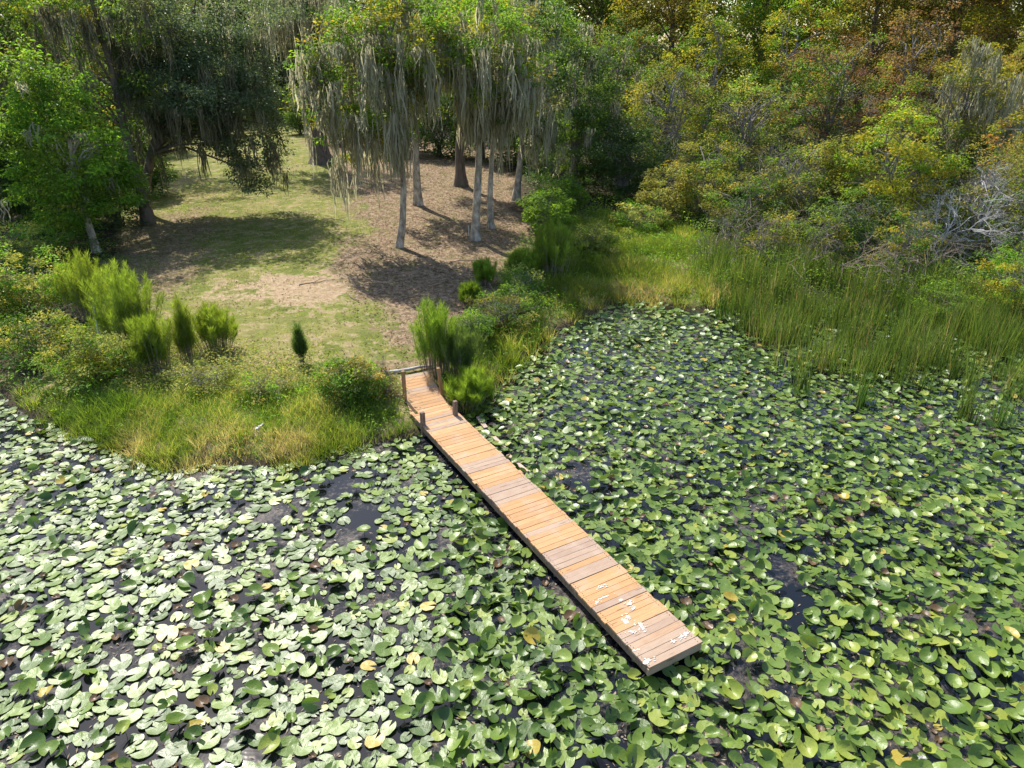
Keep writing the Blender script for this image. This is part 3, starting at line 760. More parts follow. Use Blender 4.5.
LG = gp((25, 392), (60, 432), (110, 462), (165, 475), (240, 472), (300, 472), (360, 458), (425, 438), (415, 412), (400, 398), (340, 392), (300, 388), (230, 392), (160, 396), (110, 400))
RG = gp((462, 412), (480, 416), (512, 375), (560, 335), (612, 308), (690, 312), (735, 320), (730, 262), (700, 235), (640, 215), (560, 215), (520, 262), (500, 310), (470, 350), (445, 385))
strawc = [G(x, y)[:2] + (s,) for x, y, s in ((215, 458, 1.1), (285, 445, .7), (130, 460, .5), (640, 294, 1.1), (720, 300, .6), (590, 304, .6), (330, 400, .5))]
def strawf(X, Y):
    v = np.zeros(len(X)) - .13
    for a, b, s in strawc: v += .62 * np.exp(-((X - a) ** 2 + ((Y - b) * .8) ** 2) / s ** 2)
    return v + .9 * (fbm(X * .9, Y * .9, 63) - .5)
grow_grass('shore_grass', 'tall yellow green grass with straw patches on the bank left of the boardwalk', 'grass', [LG], 6400, (.18, .52), (.009, .019), (.15, .9), 'grass', 41, colf=strawf, xr=(-16, 0), yr=(14, 26), nper=36, rad=.11, dens=lambda X, Y: (np.clip(fbm(X * .9, Y * .9, 98) * 4 - .9, .2, 1)) * ((((np.stack([X, Y], 1) - fl) @ dn) < -.35) | (((np.stack([X, Y], 1) - fl) @ dn) > DW + .3)))
grow_grass('marsh_grass', 'lush marsh grass with a pale straw patch around the cove right of the boardwalk', 'grass', [RG], 10000, (.2, .6), (.013, .026), (.15, .8), 'grass', 42, colf=strawf, dens=lambda X, Y: np.clip(fbm(X * .8, Y * .8, 97) * 4 - 1.0, .12, 1), xr=(-3, 14), yr=(16, 50), nper=28, rad=.15)
# lawn: short tufts
LAWN = gp((120, 262), (150, 130), (330, 95), (520, 190), (520, 262), (470, 345), (445, 385), (400, 378), (300, 372), (160, 372))
def lawnd(X, Y):
    l = poly_mask(X, Y, LITTER_P, 2.0); s = poly_mask(X, Y, SAND_P, 1.5); l2 = poly_mask(X, Y, LITTER2_P, 2)
    return np.clip(1 - .93 * l - .9 * s - .7 * l2, .03, 1) * np.clip(fbm(X * .6, Y * .6, 5) * 2.2 - .35, .05, 1)
grow_grass('lawn_grass', 'short patchy grass of the lawn between the bank and the trees', 'grass', [LAWN], 30000, (.04, .12), (.012, .026), (.2, .9), 'grass', 43, smin=.5, dens=lawnd, xr=(-22, 6), yr=(18, 80), seg=2, nper=7, colf=lambda X, Y: np.full(len(X), .12))
# leaf litter on the ground under the trees
rs = np.random.default_rng(44); X, Y = scatter(60000, [LITTER_P, LITTER2_P], rs, (-22, 10), (18, 75)); X2, Y2 = scatter(26000, [LAWN], rs, (-20, 4), (20, 60)); q2 = rs.random(len(X2)) < fbm(X2 * .7, Y2 * .7, 33) ** 2 * 1.6; X = np.concatenate([X, X2[q2]]); Y = np.concatenate([Y, Y2[q2]]); n = len(X); az = rs.uniform(0, 6.28, n); g = Geo()
leaves_into(g, np.stack([X, Y, gz(X, Y) + rs.uniform(.01, .035, n)], 1), np.stack([np.cos(az), np.sin(az), rs.normal(0, .25, n)], 1), np.tile([0, 0, 1.], (n, 1)) + rs.normal(0, .3, (n, 3)), rs.uniform(.06, .13, n), rs.uniform(.03, .06, n), rs.random(n), .2)
M['litter'] = leaf_mat('litter', [(0, (.07, .04, .025)), (.5, (.17, .1, .06)), (1, (.42, .3, .2))], .1, .8, var=.2)
o = link('leaf_litter', g.mesh('leaf_litter', M['litter'])); kind(o, 'stuff'); tag(o, 'brown fallen leaves covering the ground beneath the moss hung trees', 'leaf litter')

M['stick'] = plain_mat('stick', (.1, .07, .05), (.26, .2, .15), 4, .9, None, .2)
for k, (px, py, L, a, lab) in enumerate([(300, 285, 1.3, .4, 'fallen stick lying on the sandy patch of the lawn'), (358, 302, 1.0, 2.2, 'fallen stick at the right end of the sandy patch'), (452, 262, 1.8, .1, 'long fallen stick on the leaf litter in front of the straight moss tree'),
        (345, 222, 1.4, 2.6, 'fallen stick on the lawn behind the leaning moss tree'), (248, 250, 1.2, 1.2, 'fallen stick in the tree shade on the lawn'), (430, 318, .9, .8, 'short fallen stick near the land end of the boardwalk')]):
    x, y, z = G(px, py); rs = np.random.default_rng(900 + k); g = Geo(); t = np.linspace(0, 1, 6); P = np.stack([np.cos(a) * L * t, np.sin(a) * L * t, .02 + .05 * rs.random(6)], 1) + rs.normal(0, .04, (6, 3)) * (1, 1, 0)
    g.tube(P, np.linspace(.022, .008, 6), 5); g.tube([P[2], P[2] + (.2, .22, .07), P[2] + (.34, .42, .04)], [.013, .01, .005], 4); o = link('fallen_stick', g.mesh('fallen_stick', M['stick'], True), None, (x, y, z)); tag(o, lab, 'stick', 'fallen sticks on the lawn')
# reeds
RD = gp((690, 262), (700, 300), (728, 330), (740, 372), (800, 400), (850, 415), (905, 405), (960, 425), (1100, 440), (1100, 300), (900, 282), (800, 270), (740, 250))
def reedd(X, Y):
    f = poly_mask(X, Y, gp((690, 240), (715, 318), (745, 365), (820, 392), (900, 400), (1100, 410), (1100, 260), (900, 260)), 2.0)
    return np.clip(.05 + .9 * f, 0, 1) * np.clip(fbm(X * .9, Y * .9, 15) * 3.2 - 1.05, .02, 1)
grow_grass('reeds', 'tall thin green reeds with dead brown stalks standing in the water at the right', 'reeds', [RD], 23000, (.5, 1.6), (.016, .034), (.02, .3), 'reed', 45, smin=-9, dens=reedd, xr=(5, 34), yr=(13, 45), nper=10, rad=.16)

# broad low growth (leafy) at the shore and under the thicket
def leafy_cover(name, label, polys, n, hmax, ls, mat, seed, xr, yr, dens=None, smin=0):
    rs = np.random.default_rng(seed); X, Y = scatter(n, polys, rs, xr, yr); k = shore_s(X, Y) > smin
    if dens is not None: k &= rs.random(len(X)) < dens(X, Y)
    X, Y = X[k], Y[k]; n = len(X); hh = hmax * (.3 + fbm(X * .7, Y * .7, seed)); Z = gz(X, Y) + hh * rs.random(n) ** .6; az = rs.uniform(0, 6.28, n); g = Geo()
    L = rs.uniform(.6, 1.4, n) * ls
    leaves_into(g, np.stack([X, Y, Z], 1), np.stack([np.cos(az), np.sin(az), rs.normal(0.1, .4, n)], 1), rs.normal(0, .4, (n, 3)) + (0, 0, 1), L, L * .5, np.clip(.5 * fbm(X, Y, seed + 3) + .5 * rs.random(n), 0, 1))
    o = link(name, g.mesh(name, M[mat])); kind(o, 'stuff'); tag(o, label, 'undergrowth'); return o
RH = gp((700, 262), (730, 300), (760, 330), (850, 352), (960, 372), (1100, 380), (1100, 290), (900, 270), (740, 250))
leafy_cover('reed_bed_herbs', 'leafy green herbs filling the bed between the reeds', [RH], 90000, .85, .1, 'leaf_bright', 51, (5, 34), (15, 45), smin=-9, dens=lambda X, Y: np.clip(fbm(X * .8, Y * .8, 92) * 4 - 1.5, 0, 1))
UT = gp((535, 240), (560, 205), (640, 205), (760, 262), (900, 285), (1100, 300)) + [(40, 45), (40, 75), (0, 75), (1, 48)]
leafy_cover('undergrowth', 'dark leafy undergrowth on the floor of the thicket at the right', [UT], 90000, .9, .16, 'leaf_dark', 46, (0, 40), (24, 75))
UM2 = gp((740, 285), (760, 300), (900, 318), (1100, 335), (1100, 300), (900, 285), (760, 272))
leafy_cover('edge_herbs', 'low green herbs at the foot of the twig tangles behind the reeds', [UM2], 30000, .7, .11, 'leaf_mid', 53, (6, 36), (18, 45), smin=-2)
UM = gp((500, 300), (520, 255), (560, 222), (640, 215), (700, 240), (760, 275), (900, 300), (1100, 315), (1100, 290), (900, 275), (640, 205), (560, 205))
leafy_cover('cove_herbs', 'patches of leafy green weeds in the marsh grass around the cove', [RG], 60000, .62, .095, 'leaf_bright', 52, (-3, 14), (16, 50), dens=lambda X, Y: np.clip(2.9 - fbm(X * .8, Y * .8, 97) * 4.4, .04, 1))
leafy_cover('marsh_herbs', 'bright leafy herbs between the marsh grass and the thicket', [UM], 60000, 1.1, .12, 'leaf_bright', 47, (-3, 34), (20, 45))
UL = gp((0, 395), (30, 400), (90, 410), (140, 390), (150, 330), (120, 262), (100, 235), (0, 232)) + [(-30, 26), (-34, 40)]
leafy_cover('bank_herbs', 'dense leafy growth on the bank at the far left', [UL], 60000, 1.0, .13, 'leaf_mid', 48, (-34, -8), (15, 48))
LB = gp((120, 395), (125, 340), (170, 335), (240, 350), (300, 362), (385, 384), (400, 405), (300, 400), (200, 400))
leafy_cover('bank_weeds', 'mixed green and brown weeds at the foot of the lawn left of the boardwalk', [LB], 36000, .55, .08, 'leaf_pale', 49, (-14, -1), (16, 26))
leafy_cover('bank_greens', 'fresh green weeds growing through the grass left of the boardwalk', [LB, LG], 16000, .5, .075, 'leaf_bright', 50, (-16, -1), (14, 26), dens=lambda X, Y: np.clip(2.9 - fbm(X * .9, Y * .9, 98) * 4.4, .05, 1))

# --- trees: left
def T(px, py): return G(px, py)
b = T(97, 252)
tree('maple_tree', 'small bright green leafy tree with a pale trunk at the left edge of the lawn', 'tree', b,
     [(-.3, 0, 4.6, 2.4, 2.4, 2.5, 150), (-.3, 0, 7.0, 1.7, 1.6, 1.8, 75), (-.8, 0.4, 2.4, 1.8, 1.6, 1.4, 50), (1.2, -.2, 3.2, 1.6, 1.6, 1.4, 50)], ['leaf_bright', 'leaf_mid'], 70, .17, .55, tr=.17, bark='bark_pale', seed=101, limbs=45, droop=.5, moss=14, moss_len=(.4, 1.2))
b = T(112, 238)
tree('oak_tree', 'forked moss draped tree just behind the small maple', 'tree', (b[0] + .5, b[1] + 3, b[2]),
     [(-1, 1, 8.5, 3.5, 3, 2.6, 120), (0, 0, 11.5, 3, 3, 2, 60)], ['leaf_bright', 'leaf_yellow', 'leaf_mid'], 55, .16, .6, tr=.28, seed=102, moss=120, moss_mat='moss_dark', moss_len=(.8, 2.4), limbs=40)
b = T(30, 215)
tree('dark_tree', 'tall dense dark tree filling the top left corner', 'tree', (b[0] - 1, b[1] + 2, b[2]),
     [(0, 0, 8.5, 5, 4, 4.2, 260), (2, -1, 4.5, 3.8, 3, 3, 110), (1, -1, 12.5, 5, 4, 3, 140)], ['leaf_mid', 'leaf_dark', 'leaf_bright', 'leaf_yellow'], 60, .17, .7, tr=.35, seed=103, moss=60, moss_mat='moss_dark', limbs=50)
b = T(-40, 235)
tree('shade_tree', 'broad shadowy tree cut by the left edge of the photo', 'tree', (b[0], b[1] + 1, b[2]),
     [(0, 0, 6.5, 4, 3, 4.2, 170), (0, 0, 11, 4.5, 4, 3, 120)], 'leaf_dark', 60, .17, .7, tr=.3, seed=104, limbs=40)
# second row, upper left
b = T(140, 165)
tree('background_tree', 'yellow green tree rising behind the small maple', 'tree', b,
     [(0, 0, 8, 4, 4, 3, 130), (1, -1, 12, 5, 4, 3.6, 190)], ['leaf_mid', 'leaf_yellow', 'leaf_mid'], 55, .2, .8, tr=.35, seed=105, moss=90, moss_mat='moss_dark', moss_len=(1, 3), limbs=40)
b = T(146, 214)
tree('live_oak', 'dark blue green live oak with low drooping limbs fringed with moss over the lawn', 'tree', b,
     [(4.4, 0, 6.9, 3.7, 3.4, 3.4, 360), (6.6, -.3, 4.9, 1.9, 2.0, 3.3, 190), (2.0, 0, 7.4, 2.3, 2.4, 3.2, 140), (4.2, 0, 10.6, 4.6, 3.5, 2.4, 190), (2.5, .5, 4.6, 2.0, 2.0, 1.2, 50)], 'leaf_oak', 76, .15, .6, tr=.3, seed=106,
     moss=170, moss_mat='moss_dark', moss_len=(.7, 2.6), limbs=45, lean_pts=[(0, 0, 0), (.3, 0, 1.5), (1.1, 0, 3.6), (2.6, 0, 6), (4.2, 0, 9)])
# big flared trunk
b = T(322, 163)
tree('cypress_tree', 'large grey brown tree with a flared buttressed trunk behind the lawn', 'tree', b,
     [(-1.5, 0, 12, 5.5, 4.5, 2.8, 110)], ['leaf_dark', 'leaf_mid'], 50, .2, .8, tr=.62, seed=107, flare=1.9, moss=170, moss_mat='moss', moss_len=(1.5, 4), limbs=45,
     lean_pts=[(0, 0, 0), (-.1, 0, 2.5), (-.2, 0, 5), (-.3, 0, 8), (-.4, 0, 12.5)])
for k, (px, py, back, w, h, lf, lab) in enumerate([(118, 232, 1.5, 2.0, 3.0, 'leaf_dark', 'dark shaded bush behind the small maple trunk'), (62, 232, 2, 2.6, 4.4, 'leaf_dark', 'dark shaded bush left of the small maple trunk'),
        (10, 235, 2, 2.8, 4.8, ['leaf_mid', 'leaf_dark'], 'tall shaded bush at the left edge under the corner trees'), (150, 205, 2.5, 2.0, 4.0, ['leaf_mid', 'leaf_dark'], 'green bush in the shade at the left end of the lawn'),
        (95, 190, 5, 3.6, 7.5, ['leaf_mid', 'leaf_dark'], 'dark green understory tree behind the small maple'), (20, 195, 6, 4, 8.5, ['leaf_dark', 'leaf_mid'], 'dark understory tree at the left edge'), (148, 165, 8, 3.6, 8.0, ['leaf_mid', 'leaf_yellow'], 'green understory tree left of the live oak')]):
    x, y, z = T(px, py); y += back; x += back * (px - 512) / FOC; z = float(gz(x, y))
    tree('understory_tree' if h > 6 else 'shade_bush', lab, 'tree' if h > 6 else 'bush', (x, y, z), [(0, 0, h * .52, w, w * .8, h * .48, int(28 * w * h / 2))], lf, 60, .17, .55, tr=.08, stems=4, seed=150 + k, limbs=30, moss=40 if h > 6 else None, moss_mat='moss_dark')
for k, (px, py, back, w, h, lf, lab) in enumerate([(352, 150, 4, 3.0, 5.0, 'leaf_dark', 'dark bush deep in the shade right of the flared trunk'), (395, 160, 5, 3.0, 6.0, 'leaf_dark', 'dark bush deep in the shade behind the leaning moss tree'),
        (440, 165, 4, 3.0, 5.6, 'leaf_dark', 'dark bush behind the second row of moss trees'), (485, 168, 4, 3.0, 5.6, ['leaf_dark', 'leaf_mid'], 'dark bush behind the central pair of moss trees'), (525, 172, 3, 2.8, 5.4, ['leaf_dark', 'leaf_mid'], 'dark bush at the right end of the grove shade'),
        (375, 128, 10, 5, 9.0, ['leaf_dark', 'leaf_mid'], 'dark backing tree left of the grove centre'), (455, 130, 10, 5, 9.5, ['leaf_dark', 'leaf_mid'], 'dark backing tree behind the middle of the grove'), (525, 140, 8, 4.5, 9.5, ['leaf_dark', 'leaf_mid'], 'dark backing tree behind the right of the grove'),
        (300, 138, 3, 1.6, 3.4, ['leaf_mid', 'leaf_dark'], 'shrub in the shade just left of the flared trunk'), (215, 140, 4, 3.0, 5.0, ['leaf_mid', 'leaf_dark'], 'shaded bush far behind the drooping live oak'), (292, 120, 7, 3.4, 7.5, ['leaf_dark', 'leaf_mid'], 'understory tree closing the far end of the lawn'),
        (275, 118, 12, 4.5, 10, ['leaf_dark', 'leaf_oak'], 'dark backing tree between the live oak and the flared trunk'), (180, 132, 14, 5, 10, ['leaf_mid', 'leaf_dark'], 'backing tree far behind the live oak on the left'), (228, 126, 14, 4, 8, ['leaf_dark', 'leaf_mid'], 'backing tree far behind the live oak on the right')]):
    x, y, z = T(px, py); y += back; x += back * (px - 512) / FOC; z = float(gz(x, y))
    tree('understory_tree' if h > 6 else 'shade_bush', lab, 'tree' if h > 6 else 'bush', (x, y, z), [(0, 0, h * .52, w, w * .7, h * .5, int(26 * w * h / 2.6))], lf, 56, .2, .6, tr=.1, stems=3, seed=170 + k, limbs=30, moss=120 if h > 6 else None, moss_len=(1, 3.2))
# --- trees: centre, moss hung
b = T(399, 247)
tree('moss_tree', 'slender leaning pale trunk tree with a yellow green crown and long moss, nearest the boardwalk', 'tree', b,
     [(-1.3, -.3, 7.6, 3.0, 2.2, 2.8, 205), (.8, 0.3, 9.2, 2.4, 2, 2.2, 140), (-.9, 0, 5.2, 2.1, 1.6, 1.3, 26)], ['leaf_yellow', 'leaf_mid', 'leaf_bright'], 52, .15, .5, tr=.19, bark='bark_pale', seed=108,
     moss=240, moss_len=(.6, 3.3), limbs=60, lean_pts=[(0, 0, 0), (.25, 0, 1.2), (.42, 0, 3), (.35, 0, 5.5), (.2, 0, 9)], flare=1.25)
b = T(475, 240)
tree('moss_tree', 'straight pale trunk tree with thick moss curtains, foremost of the central pair', 'tree', b,
     [(.3, -.2, 9.0, 2.6, 2.2, 2.1, 170), (-1.1, 0, 8.0, 1.6, 1.5, 1.5, 50), (1.6, 0, 7.4, 1.5, 1.4, 1.4, 60), (.4, -.3, 6.6, 1.6, 1.2, 1.0, 26)], ['leaf_mid', 'leaf_bright', 'leaf_yellow'], 58, .15, .5, tr=.23, bark='bark_pale', seed=109,
     moss=190, moss_len=(.6, 3.1), limbs=60, lean_pts=[(0, 0, 0), (.1, 0, 1.5), (.28, 0, 4), (.35, 0, 6.5), (.3, 0, 10)], flare=1.4)
b = T(491, 228)
tree('moss_tree', 'thinner pale trunk tree standing right behind the straight moss tree', 'tree', b,
     [(.9, .5, 9.0, 2.4, 2.2, 2.2, 100), (1.8, 0, 6.6, 1.2, 1.2, 1, 20)], ['leaf_mid', 'leaf_olive'], 44, .15, .5, tr=.17, bark='bark_pale', seed=110,
     moss=110, moss_len=(.5, 2.4), limbs=55, lean_pts=[(0, 0, 0), (-.05, 0, 1.5), (.1, 0, 4), (.4, 0, 6.5), (.8, 0, 10)], flare=1.5)
b = T(418, 205)
tree('moss_tree', 'moss tree with short visible trunk in the shade between leaning tree and central pair', 'tree', b,
     [(0, 0, 9.0, 3, 2.6, 2.4, 110)], ['leaf_mid', 'leaf_dark'], 44, .17, .6, tr=.25, bark='bark_pale', seed=111, moss=110, moss_len=(.8, 2.6), limbs=50)
b = T(461, 186)
tree('moss_tree', 'moss tree deepest in the shade behind the central pair', 'tree', b,
     [(0, 0, 9.5, 3.6, 3, 3, 130)], ['leaf_dark', 'leaf_mid'], 44, .18, .7, tr=.34, seed=112, moss=130, moss_len=(.8, 3.2), limbs=50, flare=1.7)
b = T(516, 200)
tree('moss_tree', 'dark leaved moss tree at the right end of the central grove', 'tree', b,
     [(.5, 0, 9.5, 2.6, 2.6, 2.8, 130), (1, -.5, 5.4, 1.9, 1.8, 1.5, 40)], ['leaf_dark', 'leaf_mid'], 50, .16, .6, tr=.22, bark='bark_pale', seed=114, moss=110, moss_len=(.6, 2.8), limbs=50)

# --- thicket at the right; (name, px, py of its foot, dist behind, lobes...)
def bush(name, label, px, py, back, w, h, leaf, seed, cl=None, ls=.13, cr=.42, nl=60, dz=.0, twig='twig', cat='bush', depth=None, limbs=40, moss=None, group=None, stems=4, low=.42, moss_len=(.6, 1.8), bias=None, droop=.3):
    x, y, z = T(px, py); y += back; x += back * (px - 512) / FOC / math.cos(PITCH) * 1.0; z = float(gz(x, y)); d = depth or w * .8
    cl = cl or int(34 * w * h / 2.2)
    return tree(name, label, cat, (x, y, z), [(0, 0, h * .58, w, d, h * low, int(cl * .62)), (rng.uniform(-.4, .4) * w, -.2 * d, h * .36, w * .8, d * .8, h * .34, int(cl * .38))],
                leaf, nl, ls, cr, tr=(.05 + h * .012 if h > 3.2 else .012 + h * .01), bark=twig, seed=seed, limbs=limbs, stems=stems, moss=moss, moss_len=moss_len, group=group, droop=droop)
bush('evergreen_tree', 'dense dark evergreen tree right of the central moss grove', 575, 205, 3.0, 3.0, 9.5, ['leaf_dark', 'leaf_dark', 'leaf_mid'], 201, cl=330, ls=.16, cr=.55, cat='tree', moss=50, low=.45, nl=62)
bush('evergreen_bush', 'low dark glossy bush over the shadowed hollow beside the marsh', 618, 208, 2.5, 2.6, 5.2, 'leaf_dark', 202, cl=170, ls=.16, cr=.5)
bush('mixed_tree', 'olive green tree with bare grey twigs above the dark hollow', 655, 200, 5, 3.2, 8.6, ['leaf_olive', 'leaf_yellow', 'leaf_mid'], 203, cl=230, ls=.15, cr=.5, cat='tree', nl=50, limbs=80)
bush('flowering_bush', 'rounded pale green bush with whitish tips at the corner of the marsh', 665, 222, .3, 1.7, 2.9, ['leaf_pale', 'leaf_olive'], 204, cl=110, ls=.12, cr=.36)
bush('leafy_bush', 'yellow tipped olive bush just behind the whitish bush', 700, 225, 1.6, 2.3, 4.2, ['leaf_olive', 'leaf_yellow', 'leaf_mid'], 205, cl=140, ls=.13, cr=.42)
bush('leafy_bush', 'mid green bush in front of the brown twig tangle', 735, 245, 1.5, 2.0, 3.4, ['leaf_mid', 'leaf_olive'], 206, cl=100, ls=.13, cr=.4)
bush('olive_tree', 'grey green tree in the middle of the right thicket, behind the olive bush', 735, 215, 6, 3.0, 7.2, ['leaf_olive', 'leaf_pale', 'leaf_mid'], 207, cl=220, ls=.15, cr=.5, nl=50, cat='tree', limbs=70)
bush('leafy_bush', 'dark olive bush above the brown twig tangle', 790, 250, 3, 2.4, 4.4, ['leaf_mid', 'leaf_olive'], 208, cl=130, ls=.13, cr=.42, limbs=60)
bush('maple_bush', 'large bright yellow green bush in the right thicket', 870, 262, 3.2, 2.7, 6.4, ['leaf_yellow', 'leaf_bright', 'leaf_yellow'], 209, cl=250, ls=.14, cr=.45, nl=56)
bush('maple_bush', 'small yellow leaved bush left of the largest yellow green bush', 822, 258, 4.5, 1.8, 5.3, ['leaf_yellow', 'leaf_olive'], 210, cl=120, ls=.13, cr=.42)
bush('shade_bush', 'low dark green bush at the foot of the yellow green bush', 850, 268, 1.8, 2.0, 3.0, ['leaf_mid', 'leaf_dark'], 211, cl=90, ls=.13, cr=.4)
bush('leafy_bush', 'green bush growing behind the white dead shrub', 965, 275, 3.2, 2.6, 4.8, ['leaf_mid', 'leaf_olive', 'leaf_yellow'], 212, cl=130, ls=.13, cr=.42)
bush('orange_bush', 'orange tinged bush at the right edge above the white dead shrub', 1010, 262, 5.5, 3.0, 7.0, ['leaf_yellow', 'leaf_orange', 'leaf_olive'], 213, cl=220, ls=.14, cr=.48, limbs=60)
bush('leafy_bush', 'olive bush cut by the right edge of the photo', 1060, 285, 1.5, 2.5, 4.4, ['leaf_olive', 'leaf_mid'], 214, cl=120, ls=.13, cr=.42, limbs=60)
bush('moss_snag', 'leaning tree hung with long grey moss in the upper right thicket', 935, 235, 9, 3.0, 9.4, ['leaf_olive', 'leaf_yellow'], 215, cl=150, ls=.15, cr=.45, cat='tree', moss=150, moss_len=(1.2, 3.0), limbs=80, nl=45)
bush('red_tree', 'reddish brown leaved tree in the upper right', 872, 215, 14, 3.0, 11.3, ['leaf_red', 'leaf_red', 'leaf_orange'], 216, cl=190, ls=.17, cr=.55, cat='tree', nl=50)
bush('rusty_tree', 'rusty brown and olive tree left of the reddish tree', 800, 215, 11, 3.4, 10, ['leaf_red', 'leaf_olive', 'leaf_mid'], 217, cl=230, ls=.17, cr=.55, cat='tree', nl=50, limbs=60)
bush('olive_tree', 'olive tree with pale twigs behind the large yellow green bush', 905, 230, 8, 3.2, 8, ['leaf_olive', 'leaf_yellow', 'leaf_mid'], 218, cl=190, ls=.15, cr=.5, cat='tree', limbs=70)
bush('orange_tree', 'orange leaved tree in the top right corner', 985, 215, 14, 4.0, 11, ['leaf_orange', 'leaf_yellow', 'leaf_olive'], 219, cl=260, ls=.17, cr=.55, cat='tree', nl=50, limbs=60)
bush('olive_tree', 'olive brown tree cut by the top right edge', 1060, 225, 10, 3.6, 10.5, ['leaf_olive', 'leaf_orange'], 220, cl=230, ls=.17, cr=.55, cat='tree', nl=50, limbs=60)
bush('yellow_tree', 'yellow green tree at the top behind the olive tree with bare twigs', 690, 195, 13, 3.6, 11.3, ['leaf_yellow', 'leaf_mid', 'leaf_yellow'], 221, cl=240, ls=.18, cr=.6, cat='tree', nl=50)
bush('yellow_tree', 'bright yellow green tree between the rusty tree and the top edge', 765, 200, 17, 3.8, 12.5, ['leaf_yellow', 'leaf_bright'], 222, cl=230, ls=.19, cr=.6, cat='tree', nl=50)
bush('green_tree', 'mid green tree at the top behind the dark evergreen', 600, 190, 10, 3.6, 11.5, ['leaf_mid', 'leaf_olive', 'leaf_dark'], 223, cl=240, ls=.18, cr=.6, cat='tree', nl=50, moss=60, moss_len=(1, 2.4))
bush('green_tree', 'slim green tree at the top between moss grove and dark evergreen', 548, 190, 7, 2.4, 12, ['leaf_mid', 'leaf_bright'], 224, cl=180, ls=.17, cr=.6, cat='tree', nl=50, moss=70, moss_len=(1, 2.6))

# far rows closing the view
far2 = [(-40, 34), (60, 36), (150, 44), (235, 48), (300, 50), (390, 50), (480, 46), (560, 46), (640, 44), (740, 44), (830, 46), (900, 46), (975, 44), (1060, 40)]
far = [(-90, 168, 18), (20, 165, 16), (85, 160, 14), (180, 140, 30), (262, 130, 34), (360, 128, 30), (440, 140, 24), (520, 150, 24), (585, 150, 28), (640, 160, 24), (705, 165, 26), (790, 165, 28), (850, 165, 30), (930, 170, 28), (1000, 175, 24), (1075, 185, 22), (1150, 200, 16)]
mixs = [['leaf_dark', 'leaf_mid'], ['leaf_mid', 'leaf_yellow'], ['leaf_mid', 'leaf_dark'], ['leaf_mid', 'leaf_yellow'], ['leaf_dark', 'leaf_dark'], ['leaf_dark', 'leaf_oak'], ['leaf_dark', 'leaf_mid'], ['leaf_dark', 'leaf_mid'], ['leaf_mid', 'leaf_olive'],
        ['leaf_yellow', 'leaf_orange'], ['leaf_yellow', 'leaf_mid'], ['leaf_orange', 'leaf_olive'], ['leaf_yellow', 'leaf_red'], ['leaf_yellow', 'leaf_olive'], ['leaf_mid', 'leaf_orange'], ['leaf_olive', 'leaf_mid'], ['leaf_mid', 'leaf_olive']]
where = ['far left beyond the frame edge tree', 'above the dense dark corner tree', 'behind the forked tree', 'above the live oak on its left', 'above the live oak on its right', 'behind the flared trunk', 'behind the leaning moss tree',
         'behind the central moss pair', 'above the dark evergreen', 'above the olive tree with bare twigs', 'behind the yellow tree at the top', 'left of the rusty tree', 'behind the reddish tree', 'right of the reddish tree', 'behind the orange tree', 'behind the top right olive tree', 'at the right end of the far row']
for k, ((px, py, back), ms, wh) in enumerate(zip(far, mixs, where)):
    x, y, z = T(px, py); x += back * (px - 512) / FOC; y = min(y + back * .5, 92); z = float(gz(x, y))
    tree('woodland_tree', 'tall ' + {'leaf_dark': 'dark green', 'leaf_mid': 'green', 'leaf_yellow': 'yellow green', 'leaf_orange': 'orange tinged', 'leaf_olive': 'olive'}[ms[0]] + ' woodland tree ' + wh, 'tree', (x, y, z),
         [(0, 0, 9, 6, 4.5, 5.5, 260), (rng.uniform(-2, 2), 0, 15, 5.5, 4.5, 5, 230), (0, -1, 3.5, 5, 3, 3, 90 if not 220 < px < 460 else 20)], ms, 46, .26, .95, tr=.4, seed=300 + k, group='woodland trees closing the view', limbs=40,
         moss=80 if px < 560 else None, moss_mat='moss_dark', moss_len=(1.5, 4))

for k, (px, back) in enumerate(far2):
    x, y, z = T(px, 150); x += back * (px - 512) / FOC * 1.1; y = 96 + rng.uniform(-3, 9); x *= y / (T(px, 150)[1] + back); z = float(gz(x, y))
    tree('woodland_tree', 'large hazy green tree in the farthest woodland row', 'tree', (x, y, z), [(0, 0, 10, 8, 5, 8, 380), (0, 0, 18, 7.5, 5, 5, 220)], [['leaf_dark', 'leaf_mid'], ['leaf_mid', 'leaf_olive'], ['leaf_olive', 'leaf_yellow']][0 if px < 500 else 1 + k % 2],
         46, .48, 1.35, tr=.4, seed=340 + k, group='farthest row of woodland trees', limbs=20)
